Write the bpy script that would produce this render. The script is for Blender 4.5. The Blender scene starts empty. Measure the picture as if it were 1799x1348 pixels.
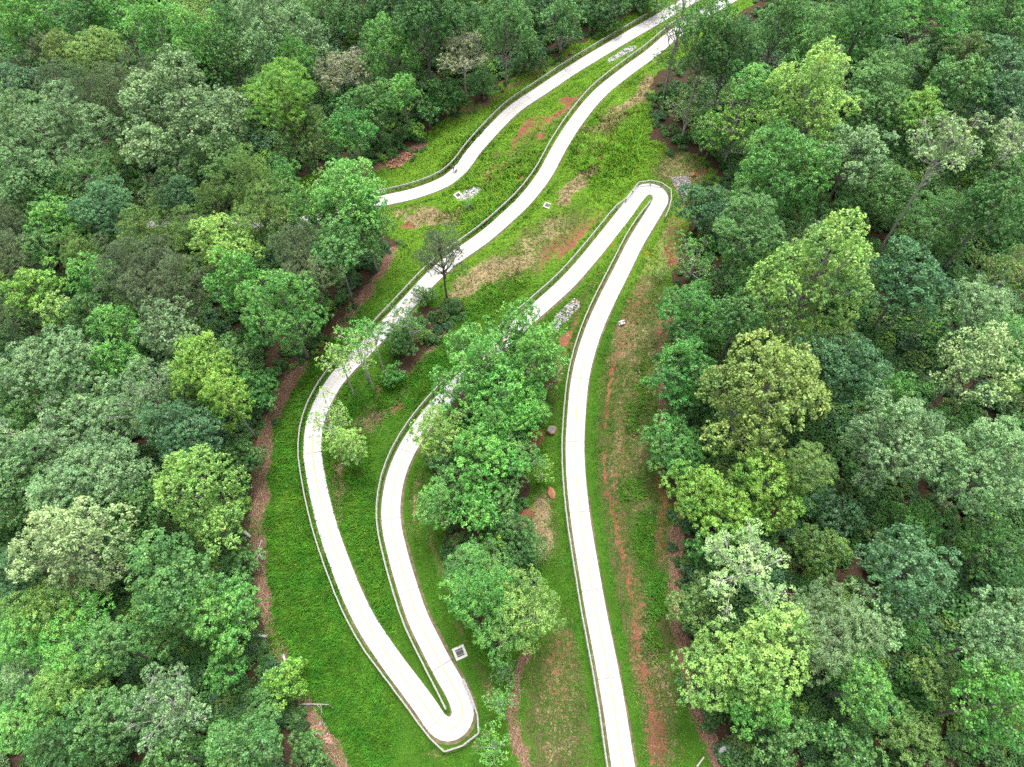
import bpy, bmesh, math, random
import numpy as np
from mathutils import Vector, Matrix

sc = bpy.context.scene
COL = sc.collection

# ------------------------------------------------------------------ camera
CAM_H, PITCH = 106.0, math.radians(60.0)
W, H, F = 1799.0, 1348.0, 1247.0
cam_d = bpy.data.cameras.new('camera')
cam = bpy.data.objects.new('camera', cam_d)
COL.objects.link(cam)
cam.location = (0, 0, CAM_H)
cam.rotation_euler = (math.pi / 2 - PITCH, 0, 0)
cam_d.sensor_fit = 'HORIZONTAL'
cam_d.sensor_width = 36.0
cam_d.lens = F / W * 36.0
cam_d.clip_end = 4000
sc.camera = cam

# ------------------------------------------------------------------ sky, sun, exposure
SUN_EL, SUN_AZ = math.radians(72), math.radians(12)     # azimuth from +Y (view direction), negative = left
world = bpy.data.worlds.new('World'); sc.world = world
world.use_nodes = True
wn = world.node_tree
bg = wn.nodes['Background']
sky = wn.nodes.new('ShaderNodeTexSky')
sky.sky_type = 'NISHITA'
sky.sun_disc = False
sky.sun_elevation = SUN_EL
sky.sun_rotation = SUN_AZ
sky.air_density = 1.0
sky.dust_density = 6.0
sky.ozone_density = 1.0
hs = wn.nodes.new('ShaderNodeHueSaturation')
hs.inputs['Saturation'].default_value = 0.14          # a veil of cloud takes most of the blue out
wn.links.new(sky.outputs[0], hs.inputs['Color'])
wn.links.new(hs.outputs[0], bg.inputs[0])
bg.inputs[1].default_value = 0.15
sun_d = bpy.data.lights.new('sun', 'SUN')
sun_d.energy = 1.5
sun_d.angle = math.radians(26)
sun_d.color = (1.0, 0.96, 0.9)
sun = bpy.data.objects.new('sun', sun_d)
COL.objects.link(sun)
sd = Vector((math.sin(SUN_AZ) * math.cos(SUN_EL), math.cos(SUN_AZ) * math.cos(SUN_EL), math.sin(SUN_EL)))
sun.rotation_euler = (-sd).to_track_quat('-Z', 'Y').to_euler()
vs = sc.view_settings
vs.view_transform = 'Standard'; vs.look = 'None'; vs.gamma = 1.0; vs.exposure = 1.2
vs.use_curve_mapping = False
sc.cycles.max_bounces = 6
sc.cycles.diffuse_bounces = 3
sc.cycles.transmission_bounces = 3
sc.cycles.glossy_bounces = 2
sc.cycles.use_denoising = False
sc.render.film_transparent = False

# ------------------------------------------------------------------ helpers
SP, CP = math.sin(PITCH), math.cos(PITCH)

def ray(px, py):
    u, v = (px - W / 2) / F, (py - H / 2) / F
    return Vector((u, CP - v * SP, -SP - v * CP))

def proj(x, y, z):
    """world -> photo pixel, numpy friendly"""
    dz = z - CAM_H
    depth = y * CP - dz * SP
    dn = -y * SP - dz * CP
    depth = np.maximum(depth, 1.0)
    return W / 2 + F * x / depth, H / 2 + F * dn / depth

_rs = np.random.RandomState(5)
_LAT = _rs.rand(256, 256)

def vnoise(x, y, s=1.0, o=0.0):
    x = np.asarray(x, float) / s + 37.3 + o; y = np.asarray(y, float) / s + 91.7 + o * 1.7
    xi = np.floor(x).astype(int); yi = np.floor(y).astype(int)
    fx = x - xi; fy = y - yi
    fx = fx * fx * (3 - 2 * fx); fy = fy * fy * (3 - 2 * fy)
    a = _LAT[xi % 256, yi % 256]; b = _LAT[(xi + 1) % 256, yi % 256]
    c = _LAT[xi % 256, (yi + 1) % 256]; d = _LAT[(xi + 1) % 256, (yi + 1) % 256]
    return (a * (1 - fx) + b * fx) * (1 - fy) + (c * (1 - fx) + d * fx) * fy

def h0(x, y):
    x = np.asarray(x, float); y = np.asarray(y, float)
    return (9 * np.tanh(x * 0.014) - 0.015 * (y - 60) + 0.8 * (vnoise(x, y, 23) - 0.5) + 0.25 * (vnoise(x, y, 6, 3) - 0.5))

def smooth(a, b, x):
    t = np.clip((x - a) / (b - a), 0, 1)
    return t * t * (3 - 2 * t)

def hit(px, py, hf, up=0.0):
    d = ray(px, py); z = 0.0
    for _ in range(14):
        t = (z + up - CAM_H) / d.z
        z = float(hf(d.x * t, d.y * t))
    t = (z + up - CAM_H) / d.z
    return Vector((d.x * t, d.y * t, z))

def tag(o, label=None, cat=None, group=None, kind=None):
    if label: o['label'] = label
    if cat: o['category'] = cat
    if group: o['group'] = group
    if kind: o['kind'] = kind
    return o

def link(name, me, parent=None):
    o = bpy.data.objects.new(name, me)
    COL.objects.link(o)
    if parent is not None: o.parent = parent
    return o

def empty(name, loc=(0, 0, 0)):
    o = bpy.data.objects.new(name, None)
    o.empty_display_size = 0.3
    o.location = loc
    COL.objects.link(o)
    return o

def np_mesh(name, verts, faces_flat, loop_total, mat=None, tint=None, smooth_shade=False, attrs=None):
    """verts Nx3, faces as flat loop index array, equal size faces"""
    me = bpy.data.meshes.new(name)
    nf = len(faces_flat) // loop_total
    me.vertices.add(len(verts)); me.loops.add(len(faces_flat)); me.polygons.add(nf)
    me.vertices.foreach_set('co', np.ascontiguousarray(verts, dtype=np.float32).ravel())
    me.loops.foreach_set('vertex_index', np.ascontiguousarray(faces_flat, dtype=np.int32))
    me.polygons.foreach_set('loop_start', np.arange(0, nf * loop_total, loop_total, dtype=np.int32))
    me.polygons.foreach_set('loop_total', np.full(nf, loop_total, dtype=np.int32))
    if smooth_shade:
        me.polygons.foreach_set('use_smooth', np.ones(nf, dtype=bool))
    if tint is not None:
        a = me.attributes.new('tint', 'FLOAT', 'FACE')
        a.data.foreach_set('value', np.ascontiguousarray(tint, dtype=np.float32))
    if attrs:
        for k, v in attrs.items():
            a = me.attributes.new(k, 'FLOAT_COLOR', 'FACE')
            a.data.foreach_set('color', np.ascontiguousarray(v, dtype=np.float32).ravel())
    me.update(calc_edges=True)
    if mat: me.materials.append(mat)
    return me

class MB:
    """collects verts / faces of one mesh"""
    def __init__(s): s.v = []; s.f = []
    def box(s, c, size, rot=None):
        b = len(s.v); c = Vector(c)
        for dx in (-.5, .5):
            for dy in (-.5, .5):
                for dz in (-.5, .5):
                    p = Vector((dx * size[0], dy * size[1], dz * size[2]))
                    if rot is not None: p = rot @ p
                    s.v.append(c + p)
        for q in ((0, 1, 3, 2), (4, 6, 7, 5), (0, 4, 5, 1), (2, 3, 7, 6), (0, 2, 6, 4), (1, 5, 7, 3)):
            s.f.append([b + i for i in q])
        return s
    def tube(s, pts, rad, n=6, cap=True):
        pts = [Vector(p) for p in pts]; rings = []
        for i, p in enumerate(pts):
            d = (pts[min(i + 1, len(pts) - 1)] - pts[max(i - 1, 0)]).normalized()
            a = d.cross(Vector((0.31, 0.95, 0.05))).normalized(); b = d.cross(a)
            r0 = len(s.v)
            for k in range(n):
                t = 2 * math.pi * k / n
                s.v.append(p + (a * math.cos(t) + b * math.sin(t)) * rad[i])
            rings.append(r0)
        for r0, r1 in zip(rings, rings[1:]):
            for k in range(n):
                s.f.append([r0 + k, r0 + (k + 1) % n, r1 + (k + 1) % n, r1 + k])
        if cap:
            s.f.append([rings[0] + k for k in range(n)][::-1]); s.f.append([rings[-1] + k for k in range(n)])
        return s
    def mesh(s, name, mat, smooth_shade=False):
        me = bpy.data.meshes.new(name)
        me.from_pydata([tuple(v) for v in s.v], [], s.f)
        if smooth_shade:
            me.polygons.foreach_set('use_smooth', [True] * len(me.polygons))
        me.update(); me.materials.append(mat)
        return me
    def build(s, name, mat, parent=None, smooth_shade=False):
        return link(name, s.mesh(name, mat, smooth_shade), parent)

def lin(c):
    return tuple(((v / 255) / 12.92 if v / 255 <= 0.04045 else ((v / 255 + 0.055) / 1.055) ** 2.4) for v in c)

# ------------------------------------------------------------------ materials
def mat_new(name):
    m = bpy.data.materials.new(name); m.use_nodes = True
    nt = m.node_tree
    return m, nt, nt.nodes['Principled BSDF']

def noise_node(nt, scale, detail=3, coord='Object'):
    tc = nt.nodes.new('ShaderNodeTexCoord')
    n = nt.nodes.new('ShaderNodeTexNoise')
    n.inputs['Scale'].default_value = scale; n.inputs['Detail'].default_value = detail
    nt.links.new(tc.outputs[coord], n.inputs['Vector'])
    return n

def ramp(nt, src, stops):
    r = nt.nodes.new('ShaderNodeValToRGB')
    els = r.color_ramp.elements
    while len(els) < len(stops): els.new(0.5)
    for e, (p, c) in zip(els, stops):
        e.position = p; e.color = (*c, 1)
    nt.links.new(src, r.inputs[0])
    return r

def simple_mat(name, c0, c1, scale=8, rough=0.85, bump=0.0, spec=0.3):
    m, nt, b = mat_new(name)
    n = noise_node(nt, scale, 5)
    r = ramp(nt, n.outputs['Fac'], [(0.3, c0), (0.7, c1)])
    nt.links.new(r.outputs[0], b.inputs['Base Color'])
    b.inputs['Roughness'].default_value = rough
    b.inputs['Specular IOR Level'].default_value = spec
    if bump:
        bp = nt.nodes.new('ShaderNodeBump'); bp.inputs['Strength'].default_value = bump
        nt.links.new(n.outputs['Fac'], bp.inputs['Height']); nt.links.new(bp.outputs[0], b.inputs['Normal'])
    return m

def math_node(nt, op, a, b=None, clamp=False):
    n = nt.nodes.new('ShaderNodeMath'); n.operation = op; n.use_clamp = clamp
    for i, v in enumerate((a, b)):
        if v is None: continue
        if isinstance(v, (int, float)): n.inputs[i].default_value = v
        else: nt.links.new(v, n.inputs[i])
    return n.outputs[0]

def mix_rgb(nt, fac, a, b, typ='MIX'):
    n = nt.nodes.new('ShaderNodeMix'); n.data_type = 'RGBA'; n.blend_type = typ
    if isinstance(fac, (int, float)): n.inputs[0].default_value = fac
    else: nt.links.new(fac, n.inputs[0])
    for i, v in ((6, a), (7, b)):
        if isinstance(v, tuple): n.inputs[i].default_value = (*v, 1) if len(v) == 3 else v
        else: nt.links.new(v, n.inputs[i])
    return n.outputs[2]

def leaf_mat(name, source, transl=0.28, rough=0.5, spec=0.4):
    """foliage: colour of the individual plant (object colour or instance attribute) times the tint of each leaf"""
    m, nt, b = mat_new(name)
    at = nt.nodes.new('ShaderNodeAttribute'); at.attribute_name = 'tint'
    if source == 'object':
        ci = nt.nodes.new('ShaderNodeObjectInfo'); base = ci.outputs['Color']
    elif source == 'instance':
        ci = nt.nodes.new('ShaderNodeAttribute'); ci.attribute_type = 'INSTANCER'; ci.attribute_name = 'bcol'; base = ci.outputs['Color']
    else:
        ci = nt.nodes.new('ShaderNodeAttribute'); ci.attribute_name = 'col'; base = ci.outputs['Color']
    hv = nt.nodes.new('ShaderNodeHueSaturation')
    nt.links.new(base, hv.inputs['Color'])
    nv = noise_node(nt, 0.7, 2)
    nt.links.new(math_node(nt, 'MULTIPLY', at.outputs['Fac'], math_node(nt, 'ADD', math_node(nt, 'MULTIPLY', nv.outputs['Fac'], .9), .55)), hv.inputs['Value'])
    # brighter leaves are the younger, yellower ones
    hue = math_node(nt, 'MULTIPLY_ADD', at.outputs['Fac'], -0.035); nt.nodes[-1].inputs[2].default_value = 0.535
    nz = noise_node(nt, 0.45, 2)
    hue = math_node(nt, 'ADD', hue, math_node(nt, 'MULTIPLY', math_node(nt, 'SUBTRACT', nz.outputs['Fac'], .5), .07))
    nt.links.new(hue, hv.inputs['Hue'])
    nt.links.new(hv.outputs[0], b.inputs['Base Color'])
    b.inputs['Roughness'].default_value = rough
    b.inputs['Specular IOR Level'].default_value = spec
    out = nt.nodes['Material Output']
    tr = nt.nodes.new('ShaderNodeBsdfTranslucent')
    nt.links.new(hv.outputs[0], tr.inputs['Color'])
    mx = nt.nodes.new('ShaderNodeMixShader'); mx.inputs[0].default_value = transl
    nt.links.new(b.outputs[0], mx.inputs[1]); nt.links.new(tr.outputs[0], mx.inputs[2])
    nt.links.new(mx.outputs[0], out.inputs['Surface'])
    return m

M_LEAF = leaf_mat('leaf', 'object', 0.24, 0.42, 0.42)
M_NEEDLE = leaf_mat('needle', 'object', 0.12, 0.6, 0.3)
M_BUSH = leaf_mat('bush_leaf', 'instance', 0.22)
M_GRASS = leaf_mat('grass_blade', 'col', 0.25, 0.55, 0.25)

def bark_mat():
    m, nt, b = mat_new('bark')
    ci = nt.nodes.new('ShaderNodeObjectInfo')
    n = noise_node(nt, 6, 5)
    f = ramp(nt, n.outputs['Fac'], [(0.25, (0.55, 0.55, 0.55)), (0.75, (1.2, 1.2, 1.2))])
    nt.links.new(mix_rgb(nt, 1.0, ci.outputs['Color'], f.outputs[0], 'MULTIPLY'), b.inputs['Base Color'])
    b.inputs['Roughness'].default_value = 0.9
    bp = nt.nodes.new('ShaderNodeBump'); bp.inputs['Strength'].default_value = 0.5
    nt.links.new(n.outputs['Fac'], bp.inputs['Height']); nt.links.new(bp.outputs[0], b.inputs['Normal'])
    return m
M_BARK = bark_mat()

def concrete_mat():
    m, nt, b = mat_new('path_concrete')
    n1 = noise_node(nt, 0.35, 4); n2 = noise_node(nt, 9, 4)
    oi = nt.nodes.new('ShaderNodeObjectInfo')
    r1 = ramp(nt, n1.outputs['Fac'], [(0.25, (0.40, 0.395, 0.405)), (0.75, (0.46, 0.455, 0.465))])
    r2 = ramp(nt, n2.outputs['Fac'], [(0.2, (0.93, 0.93, 0.93)), (0.8, (1.03, 1.03, 1.03))])
    c = mix_rgb(nt, 1.0, r1.outputs[0], r2.outputs[0], 'MULTIPLY')
    v = math_node(nt, 'MULTIPLY_ADD', oi.outputs['Random'], 0.09); nt.nodes[-1].inputs[2].default_value = 0.94
    vv = nt.nodes.new('ShaderNodeCombineColor')
    for i in range(3): nt.links.new(v, vv.inputs[i])
    nt.links.new(mix_rgb(nt, 1.0, c, vv.outputs[0], 'MULTIPLY'), b.inputs['Base Color'])
    b.inputs['Roughness'].default_value = 0.9; b.inputs['Specular IOR Level'].default_value = 0.2
    return m
M_CONC = concrete_mat()
M_CONC2 = simple_mat('structure_concrete', (0.40, 0.39, 0.37), (0.55, 0.53, 0.5), 3, 0.9, 0.2)
M_SOIL = simple_mat('verge_soil', (0.06, 0.055, 0.025), (0.17, 0.13, 0.075), 1.6, 0.95)
M_JOINT = simple_mat('joint_filler', (0.16, 0.15, 0.14), (0.24, 0.23, 0.21), 5)
M_LINE = simple_mat('worn_yellow_paint', (0.42, 0.29, 0.12), (0.46, 0.34, 0.17), 1.3, 0.7)
M_WOOD = simple_mat('weathered_wood', (0.17, 0.16, 0.15), (0.36, 0.35, 0.33), 4, 0.85, 0.3)
M_PIT_SHADE = simple_mat('painted_pit_shade', (0.012, 0.012, 0.012), (0.03, 0.028, 0.026), 6, 0.5)  # near-black colour standing in for the darkness inside the drains
M_BAR = simple_mat('rusty_iron', (0.10, 0.09, 0.085), (0.2, 0.18, 0.17), 6, 0.7)
M_GALV = simple_mat('galvanised_steel', (0.35, 0.36, 0.37), (0.5, 0.5, 0.5), 6, 0.45)
M_YEL = simple_mat('yellow_sign_paint', (0.82, 0.62, 0.01), (0.90, 0.70, 0.02), 4, 0.4)
M_STONE = simple_mat('grey_riprap', (0.11, 0.11, 0.12), (0.34, 0.33, 0.35), 2.2, 0.9, 0.3)
M_REDSTONE = simple_mat('red_rock', (0.20, 0.075, 0.05), (0.42, 0.22, 0.16), 1.5, 0.9, 0.3)
M_ORANGE = simple_mat('clay_stained_rock', (0.24, 0.10, 0.045), (0.36, 0.18, 0.10), 1.6, 0.9, 0.4)
M_LOG = simple_mat('bleached_log', (0.24, 0.22, 0.21), (0.45, 0.43, 0.42), 5, 0.9, 0.4)
M_STRAW = simple_mat('dead_stalks', (0.22, 0.15, 0.09), (0.42, 0.32, 0.20), 5, 0.9)

# ------------------------------------------------------------------ path centrelines (pixels -> ground)
P1_PX = [(1138, 1570), (1112, 1440), (1095, 1348), (1080, 1250), (1064, 1160), (1048, 1080), (1034, 1000), (1021, 920), (1013, 850), (1010, 790), (1012, 740),
         (1017, 680), (1027, 630), (1043, 580), (1065, 530), (1090, 480), (1115, 430), (1140, 388), (1154, 364), (1161, 350), (1158, 338), (1146, 332),
         (1131, 334), (1117, 348), (1100, 372), (1075, 404), (1040, 448), (1000, 493), (960, 530), (915, 570), (860, 622), (800, 682), (755, 732),
         (722, 778), (699, 827), (688, 877), (688, 923), (700, 977), (713, 1023), (733, 1083), (757, 1133), (780, 1177), (798, 1208), (809, 1232),
         (813, 1252), (808, 1268), (799, 1277), (787, 1281), (775, 1277), (764, 1266), (748, 1242), (720, 1204), (687, 1160), (647, 1100), (620, 1047),
         (600, 997), (583, 950), (571, 910), (559, 860), (551, 813), (549, 787), (553, 747), (566, 710), (587, 673), (613, 643), (640, 616), (690, 562),
         (728, 521), (758, 489), (797, 455), (849, 418), (892, 381), (925, 349), (957, 307), (982, 261), (1012, 214), (1051, 167), (1098, 128),
         (1145, 93), (1184, 60), (1224, 33), (1269, 6), (1330, -30)]
P2_PX = [(-60, 495), (20, 462), (100, 437), (190, 407), (250, 392), (320, 388), (400, 388), (480, 392), (545, 388), (610, 372), (670, 354), (725, 341),
         (779, 321), (810, 296), (833, 265), (865, 230), (903, 192), (950, 160), (1005, 124), (1067, 85), (1137, 44), (1184, 17), (1222, -5), (1290, -42)]

def catmull(pts, step):
    pts = [np.array(p[:2]) for p in pts]
    out = []
    for i in range(len(pts) - 1):
        p0 = pts[max(i - 1, 0)]; p1 = pts[i]; p2 = pts[i + 1]; p3 = pts[min(i + 2, len(pts) - 1)]
        for t in np.linspace(0, 1, 12, endpoint=False):
            out.append(0.5 * ((2 * p1) + (-p0 + p2) * t + (2 * p0 - 5 * p1 + 4 * p2 - p3) * t * t + (-p0 + 3 * p1 - 3 * p2 + p3) * t ** 3))
    out.append(pts[-1]); out = np.array(out)
    for _ in range(6):
        out[1:-1] = 0.25 * out[:-2] + 0.5 * out[1:-1] + 0.25 * out[2:]
    s = np.concatenate([[0], np.cumsum(np.linalg.norm(np.diff(out, axis=0), axis=1))])
    n = int(s[-1] / step)
    q = np.linspace(0, s[-1], n + 1)
    return np.stack([np.interp(q, s, out[:, 0]), np.interp(q, s, out[:, 1])], 1)

def path_from(pxs):
    c = catmull([hit(px, py, h0) for px, py in pxs], 0.5)
    z = h0(c[:, 0], c[:, 1])
    k = np.ones(41) / 41
    z = np.convolve(np.pad(z, 20, mode='edge'), k, mode='valid')
    t = np.gradient(c, axis=0); t /= np.linalg.norm(t, axis=1)[:, None]
    return c, z, t
P1, P2 = path_from(P1_PX), path_from(P2_PX)
PC = np.concatenate([P1[0][::2], P2[0][::2]]); PZ = np.concatenate([P1[1][::2], P2[1][::2]])

# ------------------------------------------------------------------ terrain grid
def axis(lo, hi, step, far):
    a = list(np.arange(lo, hi + 1e-6, step)); d = step; x = hi; y = lo; up = []; dn = []
    while x < far:
        d *= 1.35; x += d; y -= d; up.append(x); dn.append(y)
    return np.array(dn[::-1] + a + up)
GX = axis(-70, 76, 0.55, 900); GY = axis(-22, 186, 0.55, 1000)
XX, YY = np.meshgrid(GX, GY, indexing='ij')
gx, gy = XX.ravel(), YY.ravel()
base = h0(gx, gy)
near = np.full(len(gx), 99.0); hb = base.copy()
sel = np.where((gx > -75) & (gx < 80) & (gy > -30) & (gy < 190))[0]
for ch in np.array_split(sel, 60):
    d2 = (gx[ch, None] - PC[None, :, 0]) ** 2 + (gy[ch, None] - PC[None, :, 1]) ** 2
    near[ch] = np.sqrt(d2.min(1))
    w = 1 / (d2 + 0.3) ** 2.5
    hb[ch] = (w * PZ).sum(1) / w.sum(1)
blend = smooth(2.6, 7.0, near)
gz = (hb - 0.05) * (1 - blend) + base * blend
GZ = gz.reshape(XX.shape)
NEAR = near.reshape(XX.shape)

def sample(grid, x, y):
    x = np.asarray(x, float); y = np.asarray(y, float)
    i = np.clip(np.searchsorted(GX, x) - 1, 0, len(GX) - 2); j = np.clip(np.searchsorted(GY, y) - 1, 0, len(GY) - 2)
    fx = np.clip((x - GX[i]) / (GX[i + 1] - GX[i]), 0, 1); fy = np.clip((y - GY[j]) / (GY[j + 1] - GY[j]), 0, 1)
    return (grid[i, j] * (1 - fx) + grid[i + 1, j] * fx) * (1 - fy) + (grid[i, j + 1] * (1 - fx) + grid[i + 1, j + 1] * fx) * fy
def hz(x, y): return sample(GZ, x, y)

# ---- ground cover zones, drawn in the photo and carried to the ground they lie on
CLEAR = [(1380, -80), (1230, -60), (1130, 14), (1047, 60), (950, 115), (900, 146), (841, 180), (787, 206), (748, 235), (732, 268), (678, 296), (635, 303),
         (530, 306), (515, 330), (600, 405), (700, 425), (690, 450), (664, 490), (620, 545), (590, 590), (560, 632), (522, 650), (490, 695), (465, 750),
         (452, 830), (446, 900), (440, 980), (450, 1050), (468, 1120), (500, 1180), (535, 1240), (562, 1290), (590, 1348), (620, 1440), (700, 1720), (1360, 1720), (1300, 1440),
         (1262, 1348), (1240, 1290), (1215, 1230), (1200, 1150), (1188, 1090), (1182, 1000), (1186, 930), (1172, 860), (1162, 780), (1167, 700),
         (1163, 620), (1173, 560), (1187, 480), (1202, 420), (1217, 380), (1243, 350), (1262, 310), (1240, 275), (1180, 265), (1150, 240),
         (1135, 180), (1150, 140), (1230, 90), (1300, 30)]
ISLAND = [(800, 690), (880, 640), (940, 620), (975, 640), (965, 720), (935, 770), (925, 860), (920, 960), (945, 1010), (935, 1100), (880, 1150), (830, 1090),
          (785, 970), (765, 870), (752, 800)]
ISLAND2 = [(690, 600), (745, 545), (800, 535), (820, 550), (770, 600), (720, 660), (690, 650)]

def inside(poly, x, y):
    r = np.zeros(np.shape(x), bool); n = len(poly)
    for i in range(n):
        x0, y0 = poly[i]; x1, y1 = poly[(i + 1) % n]
        if y0 == y1: continue
        c = ((y0 > y) != (y1 > y)) & (x < (x1 - x0) * (y - y0) / (y1 - y0) + x0)
        r ^= c
    return r

def edge_dist(poly, x, y, closed=True):
    d = np.full(np.shape(x), 1e9); n = len(poly)
    for i in range(n if closed else n - 1):
        x0, y0 = poly[i]; x1, y1 = poly[(i + 1) % n]
        dx, dy = x1 - x0, y1 - y0; L = dx * dx + dy * dy + 1e-9
        t = np.clip(((x - x0) * dx + (y - y0) * dy) / L, 0, 1)
        d = np.minimum(d, np.hypot(x - x0 - t * dx, y - y0 - t * dy))
    return d

# centre x, y, half length, half width, angle (degrees, clockwise from the photo's x axis), strength
STRAW = [(930, 445, 130, 34, -38, .42), (1075, 215, 90, 26, -40, .4), (880, 290, 60, 16, -42, .35), (1125, 700, 40, 200, 4, .3), (985, 1240, 45, 130, 4, .34), (1145, 1200, 40, 150, -8, .34), (1120, 480, 40, 60, 20, .35),
         (755, 383, 58, 17, 0, 1), (1052, 226, 38, 13, -15, 1), (1040, 305, 26, 6, -12, .9), (1000, 336, 40, 13, -38, 1), (880, 472, 75, 20, -22, .95), (815, 508, 40, 12, -20, .7),
         (950, 418, 75, 16, -38, .6), (1098, 187, 55, 13, -42, .95), (1132, 152, 22, 14, -50, .9), (955, 925, 22, 62, -5, 1), (598, 850, 9, 75, 5, .8), (980, 640, 10, 28, 8, .9),
         (1205, 300, 55, 30, 10, .55), (1095, 600, 25, 55, 15, .5), (1190, 950, 12, 80, 0, .8), (830, 260, 12, 70, 38, .55), (690, 370, 60, 6, -12, .7), (1085, 780, 12, 120, 3, .4),
         (1150, 1330, 60, 40, 0, .35), (820, 1310, 50, 12, -20, .5), (760, 1310, 18, 30, -30, .5), (725, 900, 9, 80, 8, .6), (640, 740, 40, 18, -40, .55), (1170, 440, 25, 60, 12, .5),
         (860, 1215, 18, 12, 0, .5), (1240, 20, 40, 20, -40, .6)]
CLAY = [(1090, 860, 14, 200, 1, .3), (1125, 1150, 18, 200, -8, .32), (960, 215, 95, 12, -36, .36), (1000, 420, 80, 20, -42, .45), (1110, 560, 22, 80, 14, .3), (985, 1180, 30, 90, 0, .3), (1185, 420, 18, 70, 12, .3), (860, 300, 40, 8, -40, .4), (1150, 1290, 30, 70, -10, .5), (1165, 880, 10, 120, 0, .45),
        (722, 399, 20, 6, -12, 1), (1000, 184, 62, 6, -30, .8), (925, 232, 42, 6, -42, .7), (951, 243, 9, 5, -20, 1), (920, 322, 12, 6, -20, .8), (1058, 270, 20, 6, -20, .9),
        (1008, 425, 45, 9, -52, .85), (1060, 385, 25, 10, -30, .4), (1052, 515, 14, 52, 22, .85), (1012, 585, 10, 34, 20, 1), (998, 612, 6, 16, 10, 1), (940, 775, 18, 20, 20, 1),
        (925, 905, 14, 24, 0, .8), (1180, 450, 14, 34, 10, .6), (1170, 580, 12, 45, 0, .5), (1235, 300, 22, 10, 10, .5), (1205, 360, 8, 8, 0, .8), (1225, 335, 14, 8, 0, .5),
        (1150, 1300, 14, 40, -12, .7), (1090, 590, 10, 60, 18, .35), (700, 285, 20, 8, -20, .8), (610, 690, 18, 8, -45, .6), (675, 680, 30, 8, -60, .5), (700, 720, 16, 8, -50, .6)]
WEED = [(1110, 1000, 90, 420, -6, 1), (985, 1250, 70, 170, 5, 1), (1120, 620, 60, 160, 12, .9), (1200, 300, 60, 45, 0, .7), (950, 430, 120, 40, -38, .6), (990, 800, 22, 220, 0, .7),
        (1040, 520, 30, 90, 25, .6), (730, 900, 20, 120, 5, .5), (830, 1230, 40, 80, 0, .7), (950, 250, 110, 25, -40, .5)]
LUSH = [(540, 1000, 75, 330, 2, 1), (640, 900, 26, 300, -8, 1), (1070, 260, 75, 60, -35, .9), (740, 640, 40, 130, 42, 1), (1135, 950, 22, 60, 0, .9), (1145, 1050, 22, 60, -5, .9), (1110, 860, 28, 22, 0, .8),
        (1125, 700, 18, 70, 10, .8), (820, 260, 60, 30, -40, 1), (860, 330, 110, 40, -35, .7), (880, 370, 90, 25, -30, .7), (880, 510, 70, 25, -35, .8), (1155, 1130, 20, 45, -8, .8), (620, 1240, 60, 130, -25, 1), (860, 1140, 14, 50, -10, .8)]

def blobs(lst, x, y):
    r = np.zeros(np.shape(x))
    for cx, cy, a, b, ang, s in lst:
        t = math.radians(ang); dx, dy = x - cx, y - cy
        u = (dx * math.cos(t) + dy * math.sin(t)) / a; v = (-dx * math.sin(t) + dy * math.cos(t)) / b
        r = np.maximum(r, s * (1 - smooth(0.55, 1.25, np.hypot(u, v))))
    return r

MULCH_LINES = [([(530, 640), (495, 690), (470, 745), (458, 830), (455, 900), (452, 980), (462, 1050), (482, 1120), (515, 1185), (545, 1240), (575, 1295), (600, 1348), (625, 1440)], 14, 1),
               ([(1186, 930), (1186, 1020), (1192, 1090), (1206, 1150), (1222, 1225), (1243, 1290), (1268, 1350)], 13, .9), ([(925, 1150), (905, 1200), (900, 1260), (908, 1310), (930, 1360)], 11, .9),
               ([(1168, 560), (1160, 640), (1168, 720), (1166, 800)], 11, .8), ([(740, 255), (700, 285), (600, 308)], 9, .9), ([(1010, 92), (900, 155), (790, 212)], 5, .7),
               ([(690, 445), (664, 490), (620, 545), (592, 590)], 10, .9), ([(790, 580), (745, 640), (700, 700), (640, 760)], 12, .55), ([(745, 870), (760, 960), (790, 1050), (815, 1130)], 8, .42)]
CLAY_LINES = [([(1093, 600), (1078, 650), (1066, 700), (1061, 770), (1064, 840), (1078, 910), (1092, 970), (1108, 1060), (1122, 1130), (1132, 1190), (1143, 1260), (1155, 1320), (1165, 1380)], 2.8, .75)]

def zones(x, y, z):
    px, py = proj(x, y, z)
    nx = (vnoise(x, y, 3.1, 1) - .5) * 22 + (vnoise(x, y, 0.9, 2) - .5) * 10
    ny = (vnoise(x, y, 3.1, 7) - .5) * 22 + (vnoise(x, y, 0.9, 9) - .5) * 10
    qx, qy = px + nx, py + ny
    clear = inside(CLEAR, qx, qy)
    isl = inside(ISLAND, qx, qy) | inside(ISLAND2, qx, qy)
    straw = blobs(STRAW, qx, qy); clay = blobs(CLAY, qx, qy); weed = blobs(WEED, qx, qy); lush = blobs(LUSH, qx, qy)
    mulch = np.zeros(np.shape(px))
    for ln, w, s in MULCH_LINES:
        mulch = np.maximum(mulch, s * (1 - smooth(0.6 * w, 1.35 * w, edge_dist(ln, px + nx * .45, py + ny * .45, False))))
    mulch = mulch * np.clip(.35 + 1.1 * vnoise(x, y, 3.5, 31), 0, 1)
    for ln, w, s in CLAY_LINES:
        clay = np.maximum(clay, s * (1 - smooth(0.7 * w, 1.6 * w, edge_dist(ln, px + nx * .25, py + ny * .18, False))) * smooth(.25, .5, vnoise(x, y, 4, 21)))
    return px, py, clear, isl, straw, clay, weed, lush, mulch

zp = zones(gx, gy, gz)
zpx, zpy, zclear, zisl, zstraw, zclay, zweed, zlush, zmulch = zp
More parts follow.
